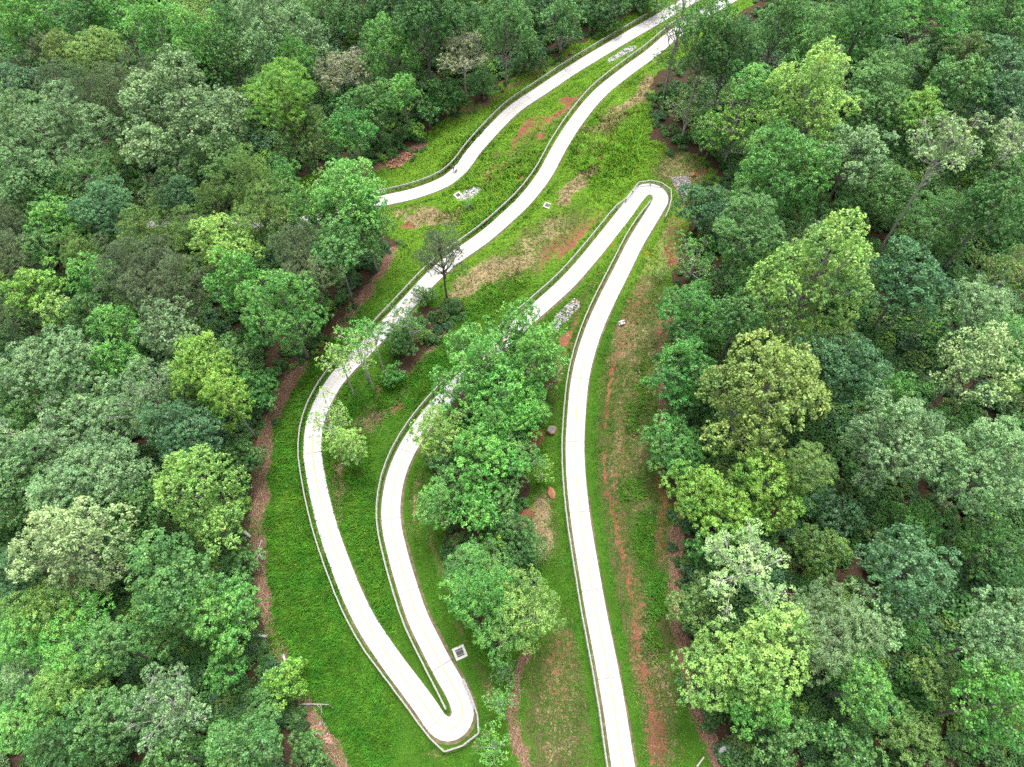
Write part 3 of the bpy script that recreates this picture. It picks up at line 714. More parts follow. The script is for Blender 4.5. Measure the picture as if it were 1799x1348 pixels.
# crown centre in the photo, radius in photo pixels, form, colour [, landmark phrase [, height of crown centre, where it stands: m = in the clearing]]
T = [
 (43, 40, 46, 'o', 'brt'), (20, 147, 42, 'o', 'blue'), (160, 20, 36, 'o', 'deep'), (213, 35, 42, 'p', 'brt'), (67, 78, 26, 'b', 'gry'), (110, 90, 32, 'f', 'olv'), (173, 92, 42, 'f', 'lime'),
 (280, 55, 46, 'p', 'brt'), (345, 45, 42, 'p', 'lime'), (353, 92, 48, 'p', 'brt'), (305, 78, 30, 'p', 'sage'), (397, 42, 38, 'o', 'deep'), (410, 105, 38, 'p', 'mid'), (470, 50, 48, 'p', 'sage'),
 (545, 82, 42, 'p', 'sage'), (563, 32, 32, 'p', 'mid'), (525, 115, 32, 'p', 'brt'), (463, 95, 32, 'p', 'sage'), (590, 130, 30, 'b', 'gry'), (110, 155, 38, 'n', 'pine'), (170, 180, 46, 'n', 'pine'),
 (215, 150, 42, 'n', 'pine'), (265, 148, 36, 'n', 'pine'), (240, 195, 34, 'n', 'pine'), (330, 150, 28, 'n', 'pine'), (335, 225, 104, 'o', 'sage', 'the huge silvery dome-shaped tree', 15),
 (385, 290, 50, 'o', 'mid'), (55, 230, 58, 'f', 'sage'), (115, 250, 68, 'f', 'sage', 'the wide feathery tree near the upper left edge'), (20, 275, 52, 'f', 'sage'), (155, 305, 46, 'f', 'mid'), (50, 320, 52, 'o', 'sage'),
 (497, 172, 62, 'f', 'yel', 'the olive-lime fan-shaped tree above the left woods'), (540, 240, 52, 'f', 'opn'), (370, 145, 32, 'o', 'deep'), (190, 290, 26, 'b', 'opn'), (190, 372, 52, 'o', 'blue', 'the dark blue-green ball near the left edge'),
 (103, 385, 42, 'o', 'brt'), (67, 350, 38, 'o', 'mid'), (318, 345, 32, 'o', 'blue'), (375, 355, 42, 'n', 'opn'), (287, 362, 30, 'n', 'opn'), (445, 325, 46, 'n', 'opn'), (465, 378, 50, 'n', 'opn'),
 (500, 318, 30, 'p', 'brt'), (585, 385, 34, 'p', 'mid'), (505, 400, 34, 'n', 'opn'), (640, 370, 30, 'p', 'brt'), (543, 378, 40, 'p', 'brt'), (562, 335, 30, 'a', 'yel'), (618, 348, 62, 'p', 'brt', 'the tall bright tree ending the uppermost path'), (645, 405, 42, 'p', 'mid'), (405, 440, 56, 'o', 'lime', 'the pale-topped lime tree in the upper left woods'),
 (265, 425, 50, 'n', 'opn'), (20, 395, 42, 'n', 'pine'), (15, 445, 40, 'n', 'pine'), (85, 440, 38, 'o', 'mid'), (525, 440, 48, 'n', 'pine'), (590, 440, 42, 'o', 'mid'), (330, 400, 34, 'n', 'opn'), (140, 440, 34, 'n', 'opn'),
 (60, 513, 46, 'o', 'yel', 'the yellow-lime tree at the left edge'), (105, 548, 32, 'o', 'lime'), (165, 490, 38, 'p', 'brt'), (250, 480, 64, 'n', 'pine', 'the broad dull pine left of centre'), (300, 525, 58, 'n', 'pine'), (420, 495, 50, 'p', 'brt'),
 (505, 552, 72, 'o', 'brt', 'the rounded emerald tree left of the pine', 14), (545, 480, 50, 'n', 'pine'), (150, 548, 36, 'o', 'deep'), (25, 560, 38, 'n', 'pine'), (205, 575, 38, 'p', 'brt'), (300, 582, 52, 'p', 'sage'), (60, 645, 52, 'o', 'sage'),
 (125, 632, 46, 'o', 'sage'), (215, 640, 38, 'p', 'brt'), (358, 652, 60, 'p', 'yel', 'the yellow-green tree leaning over the mulch bank'), (402, 702, 42, 'p', 'yel'), (410, 625, 32, 'o', 'mid'), (455, 682, 36, 'o', 'eme', None, 6),
 (150, 712, 56, 'b', 'sage'), (190, 742, 52, 'o', 'sage'), (272, 702, 68, 'b', 'sage', 'the silvery tree with white forked branches'), (300, 752, 50, 'o', 'blue'), (20, 690, 48, 'o', 'mid'), (60, 722, 42, 'o', 'mid'),
 (45, 777, 56, 'b', 'sage'), (25, 817, 48, 'o', 'sage'), (115, 787, 42, 'o', 'sage'), (150, 826, 52, 'o', 'sage'), (215, 832, 52, 'o', 'sage'), (115, 872, 56, 'o', 'sage'), (350, 860, 76, 'p', 'lime', 'the big lime tree beside the mulch bank', 13),
 (340, 765, 46, 'o', 'blue'), (425, 808, 36, 'o', 'deep', None, 5), (35, 868, 46, 'o', 'deep'), (245, 890, 42, 'o', 'mid'), (150, 965, 84, 'p', 'pale', 'the large pale leafy tree at the lower left', 15), (298, 1020, 70, 'o', 'mid', 'the layered mid-green tree by the fallen trunk'), (285, 1085, 52, 'o', 'mid'),
 (390, 1075, 60, 'o', 'brt', 'the bright tree over the curved grey trunk', 11), (75, 1075, 60, 'f', 'lime', 'the sprawling lime tree at the lower left edge'), (135, 1128, 58, 'f', 'brt'), (38, 1115, 52, 'f', 'brt'), (195, 1132, 46, 'o', 'mid'), (125, 1200, 58, 'f', 'lime'), (60, 1182, 52, 'f', 'sage'),
 (295, 1245, 68, 'b', 'sage', 'the grey-branched tree in the bottom left corner'), (192, 1268, 60, 'o', 'mid'), (40, 1272, 48, 'o', 'brt'), (500, 1202, 38, 'o', 'yel', 'the small lime tree beside the lower bank', 5), (430, 1325, 64, 'o', 'mid'), (545, 1316, 32, 'o', 'mid', None, 4.5), (397, 1180, 34, 'o', 'eme', None, 7),
 (20, 1018, 50, 'o', 'blue'), (385, 925, 42, 'p', 'lime'), (480, 1218, 32, 'o', 'mid', None, 5), (458, 1283, 34, 'o', 'deep', None, 5), (430, 990, 32, 'o', 'mid', None, 6), (100, 1310, 46, 'o', 'deep'), (300, 1330, 44, 'o', 'mid'), (215, 960, 36, 'o', 'mid'),
 (680, 95, 48, 'p', 'brt', 'the bright upright tree among the dark top woods'), (745, 40, 60, 'o', 'deep'), (623, 25, 42, 'o', 'deep'), (815, 92, 42, 'b', 'gry', 'the pale grey-leaved tree in the top woods'), (888, 50, 46, 'p', 'mid', 'the tree on a pale straight trunk at the top', 16), (990, 40, 42, 'p', 'mid', None, 15),
 (1067, 22, 42, 'o', 'deep'), (623, 118, 40, 'b', 'gry'), (658, 187, 36, 'o', 'mid'), (709, 167, 30, 'p', 'brt'), (620, 235, 42, 'p', 'eme'), (752, 195, 26, 'o', 'deep'), (783, 172, 32, 'o', 'deep'), (849, 150, 28, 'o', 'mid', None, 6), (930, 95, 34, 'o', 'deep'),
 (732, 232, 14, 'o', 'yel', None, 2), (1130, -5, 36, 'o', 'deep'), (800, 20, 44, 'o', 'deep'), (690, 15, 40, 'o', 'deep'),
 (1197, 28, 50, 'a', 'mid', 'the thin tree over the paths at the top', 16), (1240, 78, 56, 'p', 'mid'), (1280, 98, 50, 'o', 'deep'), (1178, 108, 34, 'a', 'mid', None, 9), (1213, 183, 46, 'a', 'opn', 'the twiggy tree at the upper right forest edge', 9), (1250, 240, 32, 'o', 'mid', None, 5), (1372, 50, 52, 'p', 'mid'), (1430, 42, 46, 'f', 'mid'), (1420, 95, 42, 'p', 'mid'),
 (1520, 35, 50, 'o', 'eme'), (1625, 25, 64, 'f', 'brt', 'the feathery bright tree at the top right'), (1762, 40, 52, 'o', 'mid'), (1325, 148, 38, 'o', 'brt'), (1294, 218, 60, 'a', 'yel', 'the airy yellow-green tree at the right forest edge', 10), (1415, 195, 76, 'p', 'lime', 'the ragged-topped lime tree beyond the upper hairpin'), (1448, 144, 40, 'p', 'pale'),
 (1540, 175, 60, 'o', 'mid'), (1567, 120, 46, 'f', 'mid'), (1617, 195, 36, 'o', 'yel', 'the small yellow-lime tree in the upper right woods'), (1683, 150, 48, 'o', 'mid'), (1695, 93, 38, 'o', 'opn'), (1761, 128, 48, 'o', 'blue'), (1757, 190, 52, 'o', 'blue'), (1365, 311, 76, 'o', 'eme', 'the big emerald tree right of the upper hairpin'), (1497, 272, 56, 'o', 'sage'),
 (1536, 345, 54, 'o', 'mid', None, 7), (1660, 258, 58, 'b', 'pale', 'the pale tree on a long bare leaning trunk', 27), (1640, 400, 60, 'f', 'mid', None, 7), (1785, 240, 44, 'b', 'pale', None, 22), (1232, 365, 40, 'o', 'blue', None, 6), (1318, 401, 60, 'o', 'mid'), (1742, 365, 52, 'o', 'deep'), (1470, 382, 46, 'o', 'deep', None, 8), (1580, 250, 36, 'o', 'deep', None, 9),
 (1423, 505, 100, 'p', 'lime', 'the largest lime tree in the middle of the right woods', 16), (1221, 458, 42, 'a', 'brt', None, 5), (1217, 567, 58, 'o', 'eme', 'the low emerald mass at the right forest edge', 7), (1590, 501, 56, 'o', 'blue', 'the dark blue-green ball in the right woods'), (1715, 544, 56, 'f', 'sage'), (1781, 478, 46, 'b', 'olv'), (1625, 567, 26, 'a', 'yel', None, 8),
 (1710, 641, 58, 'p', 'pale', 'the pale tree on a bare trunk near the right edge', 15), (1201, 661, 58, 'o', 'eme', 'the emerald tree leaning over the clay bank', 8), (1335, 700, 102, 'p', 'olv', 'the great olive-yellow tree in the right woods', 14), (1450, 650, 56, 'o', 'blue'), (1508, 655, 48, 'o', 'blue'), (1558, 695, 40, 'p', 'eme', None, 8), (1566, 789, 80, 'o', 'sage', 'the broad grey-green dome at the right', 13),
 (1732, 824, 86, 'o', 'sage', 'the broad silvery dome at the right edge', 14), (1180, 792, 48, 'o', 'eme', None, 7), (1224, 866, 48, 'o', 'yel', None, 9), (1350, 850, 62, 'o', 'yel', 'the yellow-lime tree under the olive one', 11), (1285, 905, 52, 'o', 'yel', None, 9), (1776, 618, 48, 'o', 'mid'), (1422, 822, 50, 'f', 'opn'), (1300, 560, 46, 'o', 'mid'), (1325, 470, 44, 'o', 'mid'),
 (1310, 1002, 62, 'b', 'pale', 'the pale tree with tangled grey twigs', 12), (1236, 1072, 50, 'o', 'opn', None, 5), (1590, 1006, 76, 'o', 'blue', 'the blue-green dome in the lower right'), (1262, 1180, 66, 'o', 'lime', 'the brightest lime tree at the lower right', 11), (1345, 1150, 74, 'o', 'lime', None, 12), (1325, 1225, 56, 'o', 'brt', None, 9), (1462, 1110, 80, 'f', 'sage', 'the sage-green tree beside the lime pair', 11), (1530, 1110, 44, 'o', 'sage'),
 (1512, 1208, 52, 'o', 'brt'), (1761, 1115, 62, 'o', 'sage'), (1742, 1240, 70, 'p', 'brt', 'the bright tree in the bottom right corner'), (1637, 1192, 38, 'o', 'opn', None, 7), (1586, 1099, 32, 'o', 'eme', None, 6), (1442, 967, 42, 'o', 'opn', None, 6), (1372, 1297, 46, 'o', 'mid', None, 5), (1606, 1297, 48, 'o', 'opn', None, 6), (1489, 1317, 46, 'o', 'mid', None, 6),
 (1742, 967, 48, 'o', 'deep', None, 8), (1265, 968, 40, 'o', 'eme', None, 6),
 (775, 447, 42, 'n', 'pine', 'the lone pine standing beside the path', 13, 'm'), (598, 630, 31, 'a', 'lime', None, 13, 'm'), (622, 597, 32, 'a', 'brt', None, 14, 'm'), (654, 585, 28, 'a', 'brt', None, 14, 'm'), (636, 622, 28, 'a', 'lime', None, 13, 'm'), (715, 560, 38, 'a', 'mid', 'the thin tree hiding the path left of centre', 10, 'm'),
 (706, 592, 34, 'o', 'mid', None, 4, 'm'), (576, 740, 44, 'a', 'lime', 'the pale lime tree hanging over the outer path', 9, 'm'), (614, 785, 36, 'p', 'lime', None, 7, 'm'), (820, 608, 38, 'p', 'brt', None, 10, 'm'), (905, 585, 48, 'p', 'brt', None, 10, 'm'), (850, 645, 44, 'p', 'brt', None, 11, 'm'), (942, 640, 56, 'p', 'brt', 'the leafy tree at the top of the median thicket', 9, 'm'), (815, 690, 50, 'p', 'brt', None, 9, 'm'),
 (890, 715, 54, 'p', 'brt', None, 9, 'm'), (865, 750, 44, 'p', 'brt', None, 9, 'm'), (905, 800, 40, 'o', 'mid', None, 7, 'm'), (805, 870, 36, 'o', 'mid', None, 6, 'm'), (880, 880, 36, 'o', 'mid', None, 6, 'm'), (770, 765, 44, 'p', 'lime', None, 9, 'm'), (855, 802, 56, 'o', 'brt', 'the rounded pale-flecked tree in the median thicket', 10, 'm'), (925, 725, 44, 'o', 'brt', None, 7, 'm'), (800, 835, 36, 'o', 'deep', None, 6, 'm'), (770, 890, 40, 'p', 'brt', None, 8, 'm'), (838, 902, 36, 'p', 'brt', None, 8, 'm'),
 (905, 945, 44, 'o', 'deep', None, 5, 'm'), (870, 962, 20, 'a', 'yel', None, 6, 'm'), (948, 828, 26, 'a', 'yel', 'the thin yellow sapling between the boulders', 4, 'm'), (842, 1040, 62, 'f', 'brt', 'the feathery bright tree above the drain grate', 11, 'm'), (930, 1078, 58, 'f', 'lime', 'the feathery lime tree at the foot of the median', 11, 'm'), (820, 998, 44, 'f', 'mid', None, 8, 'm'),
 (890, 1095, 56, 'f', 'brt', None, 9, 'm'), (870, 1015, 44, 'o', 'mid', None, 7, 'm'), (880, 1235, 28, 'a', 'brt', None, 4.5, 'm'), (868, 1312, 32, 'a', 'brt', None, 3.5, 'm'), (885, 1180, 26, 'a', 'mid', None, 3.5, 'm'), (880, 655, 40, 'o', 'mid', None, 7, 'm'), (745, 520, 18, 'o', 'mid', None, 2, 'm'), (690, 660, 20, 'o', 'eme', None, 2.5, 'm'), (1165, 480, 16, 'a', 'yel', None, 1.6, 'm'), (822, 362, 9, 'a', 'mid', None, .9, 'm'),
]

TREES = []
rt = random.Random(7)
def place_tree(px, py, rpx, sp, colr, phrase=None, hc=None, where=None, known=True):
    spec = SPC[sp]; hr = SPEC[spec]['hr']
    d = ray(px, py)
    up = hc if hc else None
    R = 4.0; jit = rt.uniform(-2.8, 2.8)
    for _ in range(3):
        u = up if up is not None else min(17.0, 7.8 + 1.3 * R + jit)
        g = hit(px, py, hz, u)
        depth = g.y * CP - (g.z + u - CAM_H) * SP
        R = rpx * depth / F * 1.06
    if where != 'm':
        for _ in range(20):                      # a woodland tree stands in the woods, not in the clearing
            g = hit(px, py, hz, u)
            bx, by = proj(g.x, g.y, g.z)
            if not bool(inside(CLEAR, np.array([bx]), np.array([by]))[0]) or u < 3: break
            u -= .6
    u = max(u, R * hr * .75)
    g = hit(px, py, hz, u)
    TREES.append(dict(px=px, py=py, R=R, spec=spec, col=colr, phrase=phrase, hc=u, g=g, where=where, known=known))

for row in T: place_tree(*row)

# more of the same woods between and beyond the crowns drawn above
tries = 0; nfill = 0
while tries < 9000 and nfill < 95:
    tries += 1
    x, y = rt.uniform(-125, 150), rt.uniform(-14, 205)
    z = float(hz(x, y)); R = rt.uniform(3.0, 5.0); hc = rt.uniform(4.0, 7.5)
    bx, by = proj(x, y, z)
    b = np.array([bx]), np.array([by])
    if bool(inside(CLEAR, *b)[0]) or float(edge_dist(CLEAR, *b)[0]) < 26: continue
    cx, cy = proj(x, y, z + hc)
    if cx < -90 or cx > W + 90 or cy < -70 or cy > H + 70: continue
    if any((t['g'].x - x) ** 2 + (t['g'].y - y) ** 2 < (.62 * (t['R'] + R)) ** 2 for t in TREES): continue
    if 1510 < cx < 1680 and 250 < cy < 480: continue
    sp = rt.choices('oopfn', k=1)[0]
    if cx > 900 and sp == 'n': sp = 'o'
    colr = 'pine' if sp == 'n' else rt.choice(['deep', 'deep', 'blue', 'mid', 'eme', 'opn', 'sage'])
    TREES.append(dict(px=float(cx), py=float(cy), R=R, spec=SPC[sp], col=colr, phrase=None, hc=hc, g=Vector((x, y, z)), where=None, known=False)); nfill += 1

# labels: landmarks first, every other tree from its nearest landmark
LM = [t for t in TREES if t['phrase']]
EXTRA = [(1150, 345, 'the upper hairpin'), (790, 1280, 'the lower hairpin'), (808, 1146, 'the drain grate'), (970, 757, 'the grey boulder')]
buckets = {}
for t in TREES:
    if t['phrase']: continue
    best = None
    for lx, ly, ph in [(l['px'], l['py'], l['phrase']) for l in LM] + EXTRA:
        dd = math.hypot(t['px'] - lx, t['py'] - ly)
        if best is None or dd < best[0]: best = (dd, lx, ly, ph)
    dd, lx, ly, ph = best
    dx, dy = t['px'] - lx, t['py'] - ly
    rel = ('right of' if dx > 0 else 'left of') if abs(dx) > abs(dy) else ('below' if dy > 0 else 'above')
    buckets.setdefault((ph, rel), []).append((dd, t))
ORD = ['nearest', 'second', 'third', 'fourth', 'fifth', 'sixth', 'seventh', 'eighth', 'ninth', 'tenth', 'eleventh', 'twelfth']
for (ph, rel), lst in buckets.items():
    lst.sort(key=lambda q: q[0])
    kinds = {}
    for _, t in lst: kinds.setdefault((t['col'], t['spec'] if t['R'] > 1.7 else 'airy'), []).append(t)
    for (c_, s_), ts in kinds.items():
        for k, t in enumerate(ts):
            pre = '' if len(ts) == 1 else ORD[min(k, 11)] + ' '
            t['label'] = f"{pre}{WORD[c_]} {FORM[s_] if t['R'] > 1.7 else 'shrub'} {rel} {ph}"
            if len(t['label'].split()) > 15: t['label'] = f"{pre}{WORD[c_]} {'pine' if s_ == 'pine' else 'tree'} {rel} {ph}"
for t in LM:
    t['label'] = t['phrase'][4:] + ', with ' + WORD[t['col']] + ' ' + ('needles' if t['spec'] == 'pine' else 'foliage')
    if len(t['label'].replace('-', ' ').split()) > 16: t['label'] = t['phrase'][4:]

seen_l = {}
for t in sorted(TREES, key=lambda q: q['py']): seen_l.setdefault(t['label'], []).append(t)
for lb, ts in seen_l.items():
    if len(ts) > 1:
        for k, t in enumerate(ts): t['label'] = ('upper ' if k == 0 else ('lower ' if k == 1 else 'lowest ')) + lb

BARK = {'pine': (.15, .12, .10), 'poplar': (.30, .28, .25), 'branchy': (.38, .37, .34), 'airy': (.32, .30, .27), 'oak': (.20, .18, .16), 'feather': (.22, .20, .17)}
for k, t in enumerate(TREES):
    spec = t['spec']; hr = SPEC[spec]['hr']; g = t['g']; R = t['R']; hc = t['hc']
    (cme, lme), nom = crown_proto(spec, R, k)
    root = empty('pine_tree' if spec == 'pine' else ('tree' if R > 1.7 else 'shrub'), g)
    tag(root, t['label'], 'tree' if R > 1.7 else 'shrub', 'trees in the clearing' if t['where'] == 'm' else ('woodland trees left of the clearing' if t['px'] < 900 else 'woodland trees right of the clearing'))
    s = R / nom
    rnd = random.Random(k * 7 + 1)
    col = lin(PAL[t['col']]); j = rnd.uniform(.9, 1.1)
    col = tuple(v * GAIN * j * rnd.uniform(.95, 1.05) for v in col)
    rz = rnd.uniform(0, 6.28)
    lean = (rnd.uniform(-.5, .5), rnd.uniform(-.5, .5))
    foot = None
    if t['phrase'] and 'bare leaning trunk' in t['phrase']: foot = hit(1537, 452, hz)
    if (t['px'], t['py']) == (1785, 240): foot = hit(1712, 335, hz)
    if foot is not None:
        cc = g + Vector((0, 0, hc)); lean = (cc.x - foot.x, cc.y - foot.y); g = foot; root.location = foot; hc = cc.z - foot.z
    zs = s * rnd.uniform(.88, 1.25)
    cb = hc - R * hr                               # height of the crown's underside
    c = link('crown', cme, root); c.location = (lean[0], lean[1], hc) if foot is not None else (0, 0, hc); c.rotation_euler = (rnd.uniform(-.08, .08), rnd.uniform(-.08, .08), rz); c.scale = (s * rnd.uniform(.9, 1.12), s * rnd.uniform(.9, 1.12), zs); c.color = (*col, 1)
    bc = BARK[spec]; jj = rnd.uniform(.8, 1.2); bc = (bc[0] * jj, bc[1] * jj, bc[2] * jj, 1)
    if t['where'] == 'm' and spec in ('poplar', 'airy'): bc = (.46, .44, .41, 1)
    l = link('limbs', lme, root); l.location = c.location; l.rotation_euler = c.rotation_euler; l.scale = c.scale; l.color = bc
    r0 = (.030 * R + .03) * 1.1
    top = max(cb + .15 * R, .4)
    if foot is not None:                            # the long bare trunk reaches its crown at a slant
        top = hc + .2 * R
        pts = [(lean[0] * q, lean[1] * q, -.15 + (top + .15) * q) for q in np.linspace(0, 1, 7)]
        r0 = .16; dead = MB()
        for _ in range(11):
            q = rnd.uniform(.62, .92); p_ = Vector((lean[0] * q, lean[1] * q, top * q)); d_ = Vector((rnd.uniform(-1, 1), rnd.uniform(-1, 1), rnd.uniform(-.1, .5))).normalized() * rnd.uniform(1.2, 3.2)
            dead.tube([p_, p_ + d_ * .5 + Vector((0, 0, .1)), p_ + d_], [.07, .045, .02], 4)
            e_ = Vector((rnd.uniform(-1, 1), rnd.uniform(-1, 1), rnd.uniform(-.2, .6))) * .8
            dead.tube([p_ + d_ * .6, p_ + d_ * .6 + e_], [.045, .02], 4)
        db = dead.build('dead_branches', M_BARK, root); db.color = (.42, .38, .34, 1); bc = (.42, .39, .35, 1); tr_col = bc
    else:
        pts = [(lean[0] * .35 * math.sin(q * 3.14), lean[1] * .35 * math.sin(q * 3.14), -.15 + (top + .15) * q) for q in np.linspace(0, 1, 5)]
    rad = [r0 * (1.55 if i == 0 else 1.22 - .22 * i / (len(pts) - 1)) for i in range(len(pts))]
    tr = MB().tube(pts, rad, 7).build('trunk', M_BARK, root, True); tr.color = bc

# ------------------------------------------------------------------ undergrowth of the woods (one mass)
def bush_mesh(seed, n=1000):
    rs = np.random.RandomState(seed)
    nb = 16; bc = unit(rs.normal(size=(nb, 3))) * rs.uniform(.3, .8, (nb, 1)); bc[:, 2] = np.abs(bc[:, 2]) * .9 + .25
    br = rs.uniform(.2, .42, nb)
    k = rs.randint(0, nb, n); d = unit(rs.normal(size=(n, 3))); d[:, 2] = np.abs(d[:, 2]) * .9 - .15
    p = bc[k] + d * (br[k] * rs.uniform(.7, 1.1, n))[:, None]
    nrm = unit(d * .6 + np.array([0, 0, .7]) + rs.normal(scale=.5, size=d.shape))
    v = leaf_quads(p, nrm, .155, .11, rs, .1)
    bt = rs.uniform(.75, 1.25, nb)
    t = np.clip(bt[k] * rs.normal(1, .2, n), .4, 1.8)
    return np_mesh('bush', v, np.arange(len(v)), 4, M_BUSH, tint=t)
bcol_ = bpy.data.collections.new('bush_shapes')
for q in range(4):
    bcol_.objects.link(bpy.data.objects.new('bush_shape', bush_mesh(60 + q)))

rs = np.random.RandomState(3)
NB = 36000
ux = rs.uniform(-180, 200, NB); uy = rs.uniform(-40, 250, NB); uz = hz(ux, uy)
upx, upy = proj(ux, uy, uz)
nn = sample(NEAR, ux, uy)
ued = edge_dist(CLEAR, upx, upy); uin = inside(CLEAR, upx, upy)
okf = ((~uin) & (ued > 4)) | (ued < 14) & (vnoise(ux, uy, 5, 13) > .55) & (rs.rand(NB) < .6)
isl = (inside(ISLAND, upx, upy) | inside(ISLAND2, upx, upy))
ok = (okf | (isl & (rs.rand(NB) < .8))) & (nn > 3.6) & (upx > -420) & (upx < W + 420) & (upy > -260) & (upy < H + 420)
ux, uy, uz, upx, upy, isl = [a[ok] for a in (ux, uy, uz, upx, upy, isl)]
ed = edge_dist(CLEAR, upx, upy)
usc = rs.uniform(.75, 1.6, len(ux)) * (1 + 1.3 * smooth(8, 50, ed) * vnoise(ux, uy, 9)) * np.where(isl, .75, 1) * np.where(ed < 14, .6, 1)
pv = np.stack([ux, uy, uz - .1], 1)
ume = bpy.data.meshes.new('undergrowth')
ume.from_pydata(pv.tolist(), [], [])
a = ume.attributes.new('sc', 'FLOAT', 'POINT'); a.data.foreach_set('value', usc.astype(np.float32))
a = ume.attributes.new('rz', 'FLOAT', 'POINT'); a.data.foreach_set('value', rs.uniform(0, 6.28, len(ux)).astype(np.float32))
a = ume.attributes.new('vi', 'INT', 'POINT'); a.data.foreach_set('value', rs.randint(0, 4, len(ux)).astype(np.int32))
pal = np.array([lin(PAL[k]) for k in ('deep', 'mid', 'eme', 'blue', 'opn', 'yel')]) * GAIN * .78  # leaf colours darkened to deepen the shade in the gaps between crowns
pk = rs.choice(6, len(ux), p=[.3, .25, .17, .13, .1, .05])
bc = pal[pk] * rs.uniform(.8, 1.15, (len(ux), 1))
a = ume.attributes.new('bcol', 'FLOAT_COLOR', 'POINT'); a.data.foreach_set('color', np.concatenate([bc, np.ones((len(ux), 1))], 1).astype(np.float32).ravel())
und = tag(link('undergrowth', ume), 'dense leafy undergrowth filling the gaps beneath the woodland trees', 'undergrowth', kind='stuff')
ng = bpy.data.node_groups.new('undergrowth', 'GeometryNodeTree')
ng.interface.new_socket('Geometry', in_out='INPUT', socket_type='NodeSocketGeometry')
ng.interface.new_socket('Geometry', in_out='OUTPUT', socket_type='NodeSocketGeometry')
gi = ng.nodes.new('NodeGroupInput'); go = ng.nodes.new('NodeGroupOutput')
ci = ng.nodes.new('GeometryNodeCollectionInfo'); ci.inputs['Collection'].default_value = bcol_; ci.inputs['Separate Children'].default_value = True
ip = ng.nodes.new('GeometryNodeInstanceOnPoints'); ip.inputs['Pick Instance'].default_value = True
def named(name, typ):
    n = ng.nodes.new('GeometryNodeInputNamedAttribute'); n.data_type = typ; n.inputs['Name'].default_value = name
    return n.outputs['Attribute']
cx = ng.nodes.new('ShaderNodeCombineXYZ')
ng.links.new(named('rz', 'FLOAT'), cx.inputs['Z'])
ng.links.new(gi.outputs[0], ip.inputs['Points']); ng.links.new(ci.outputs[0], ip.inputs['Instance'])
ng.links.new(named('vi', 'INT'), ip.inputs['Instance Index']); ng.links.new(cx.outputs[0], ip.inputs['Rotation'])
ng.links.new(named('sc', 'FLOAT'), ip.inputs['Scale']); ng.links.new(ip.outputs[0], go.inputs[0])
md = und.modifiers.new('scatter', 'NODES'); md.node_group = ng

RIPRAP = [[(806, 349), (818, 334), (836, 328), (846, 331), (842, 341), (822, 354), (808, 354)], [(1066, 107), (1090, 90), (1110, 81), (1117, 84), (1112, 91), (1090, 101), (1070, 111)],
          [(1008, 525), (1018, 527), (1018, 541), (1000, 560), (976, 582), (970, 572), (978, 552)], [(1178, 312), (1214, 308), (1214, 322), (1206, 345), (1200, 361), (1194, 348), (1184, 330)],
          [(676, 292), (690, 278), (712, 268), (732, 264), (728, 276), (704, 294), (684, 298)], [(548, 1272), (572, 1266), (580, 1290), (592, 1312), (580, 1312), (560, 1292), (540, 1290)]]
BARE_SPOTS = [(808, 1147, 15), (805, 344, 11), (962, 362, 11), (1092, 570, 9), (970, 760, 10), (969, 868, 9), (1136, 452, 5), (1077, 436, 5)]
# ------------------------------------------------------------------ grass (one mass of blades)
rs = np.random.RandomState(9)
NG = 700000
x = rs.uniform(-66, 66, NG); y = rs.uniform(-20, 184, NG); z = hz(x, y); nn = sample(NEAR, x, y)
px, py, clear, isl, straw, clay, weed, lush, mulch = zones(x, y, z)
vg = (nn > 1.7) & (nn < 3.4)
dens = .62 + .38 * lush - .95 * straw * (1 - .7 * vg) - 1.0 * clay * (1 - .7 * vg) - 1.0 * mulch * (1 - .7 * vg) - .28 * weed * (1 - lush)
dens = np.where(vg, np.maximum(dens, .8), dens)
cl = vnoise(x, y, 1.0, 11) * .6 + vnoise(x, y, 2.6, 5) * .5
dens *= .45 + .85 * vnoise(x, y, 2.2, 5)
dens = np.where(vg, dens, dens * (1 - weed * (1 - lush)) + weed * (1 - lush) * smooth(.37, .58, cl) * .95 * (1 - straw) * (1 - clay) * (1 - mulch))
dry = (rs.rand(NG) < straw * .5) & (rs.rand(NG) < .75)
stony = np.zeros(NG, bool)
for poly in RIPRAP: stony |= inside(poly, px, py)
for bx_, by_, br_ in BARE_SPOTS: stony |= np.hypot(px - bx_, py - by_) < br_
ok = clear & (~isl) & (~stony) & (nn > 1.62) & ((rs.rand(NG) < dens) | dry | (rs.rand(NG) < .05)) & (px > -30) & (px < W + 30) & (py > -30) & (py < H + 280)
x, y, z, px, py, lush, weed, nn, vg, dry = [a[ok] for a in (x, y, z, px, py, lush, weed, nn, vg, dry)]
n = len(x); print('grass tufts', n)
yel = np.clip(smooth(620, 330, py) * .95 + .3 * (vnoise(x, y, 8, 4) - .5) + .08, 0, 1) * (1 - .45 * vg)
g0 = np.array([.068, .205, .018]); g1 = np.array([.195, .385, .038]); gw = np.array([.100, .160, .032])
col = g0 * (1 - yel[:, None]) + g1 * yel[:, None]
wk = (weed * (1 - .8 * lush))[:, None] * .55 * (~vg)[:, None]
col = col * (1 - wk) + gw * wk
dk = (dry & (rs.rand(n) < .85))[:, None]; col = np.where(dk, np.array([.30, .235, .125]) * rs.uniform(.6, 1.15, (n, 1)), col)
hgt = (.22 + .5 * lush + .06 * yel) * rs.uniform(.7, 1.35, n) * np.where(nn < 2.5, .42, 1)
K = 4
ang = rs.uniform(0, 6.28, (n, K)); lean_dir = 3.0 * vnoise(x, y, 5, 6) + 3.5
ang = np.where(rs.rand(n, K) < .5, ang, lean_dir[:, None] + rs.normal(scale=.5, size=(n, K)))
dx, dy = np.cos(ang), np.sin(ang)
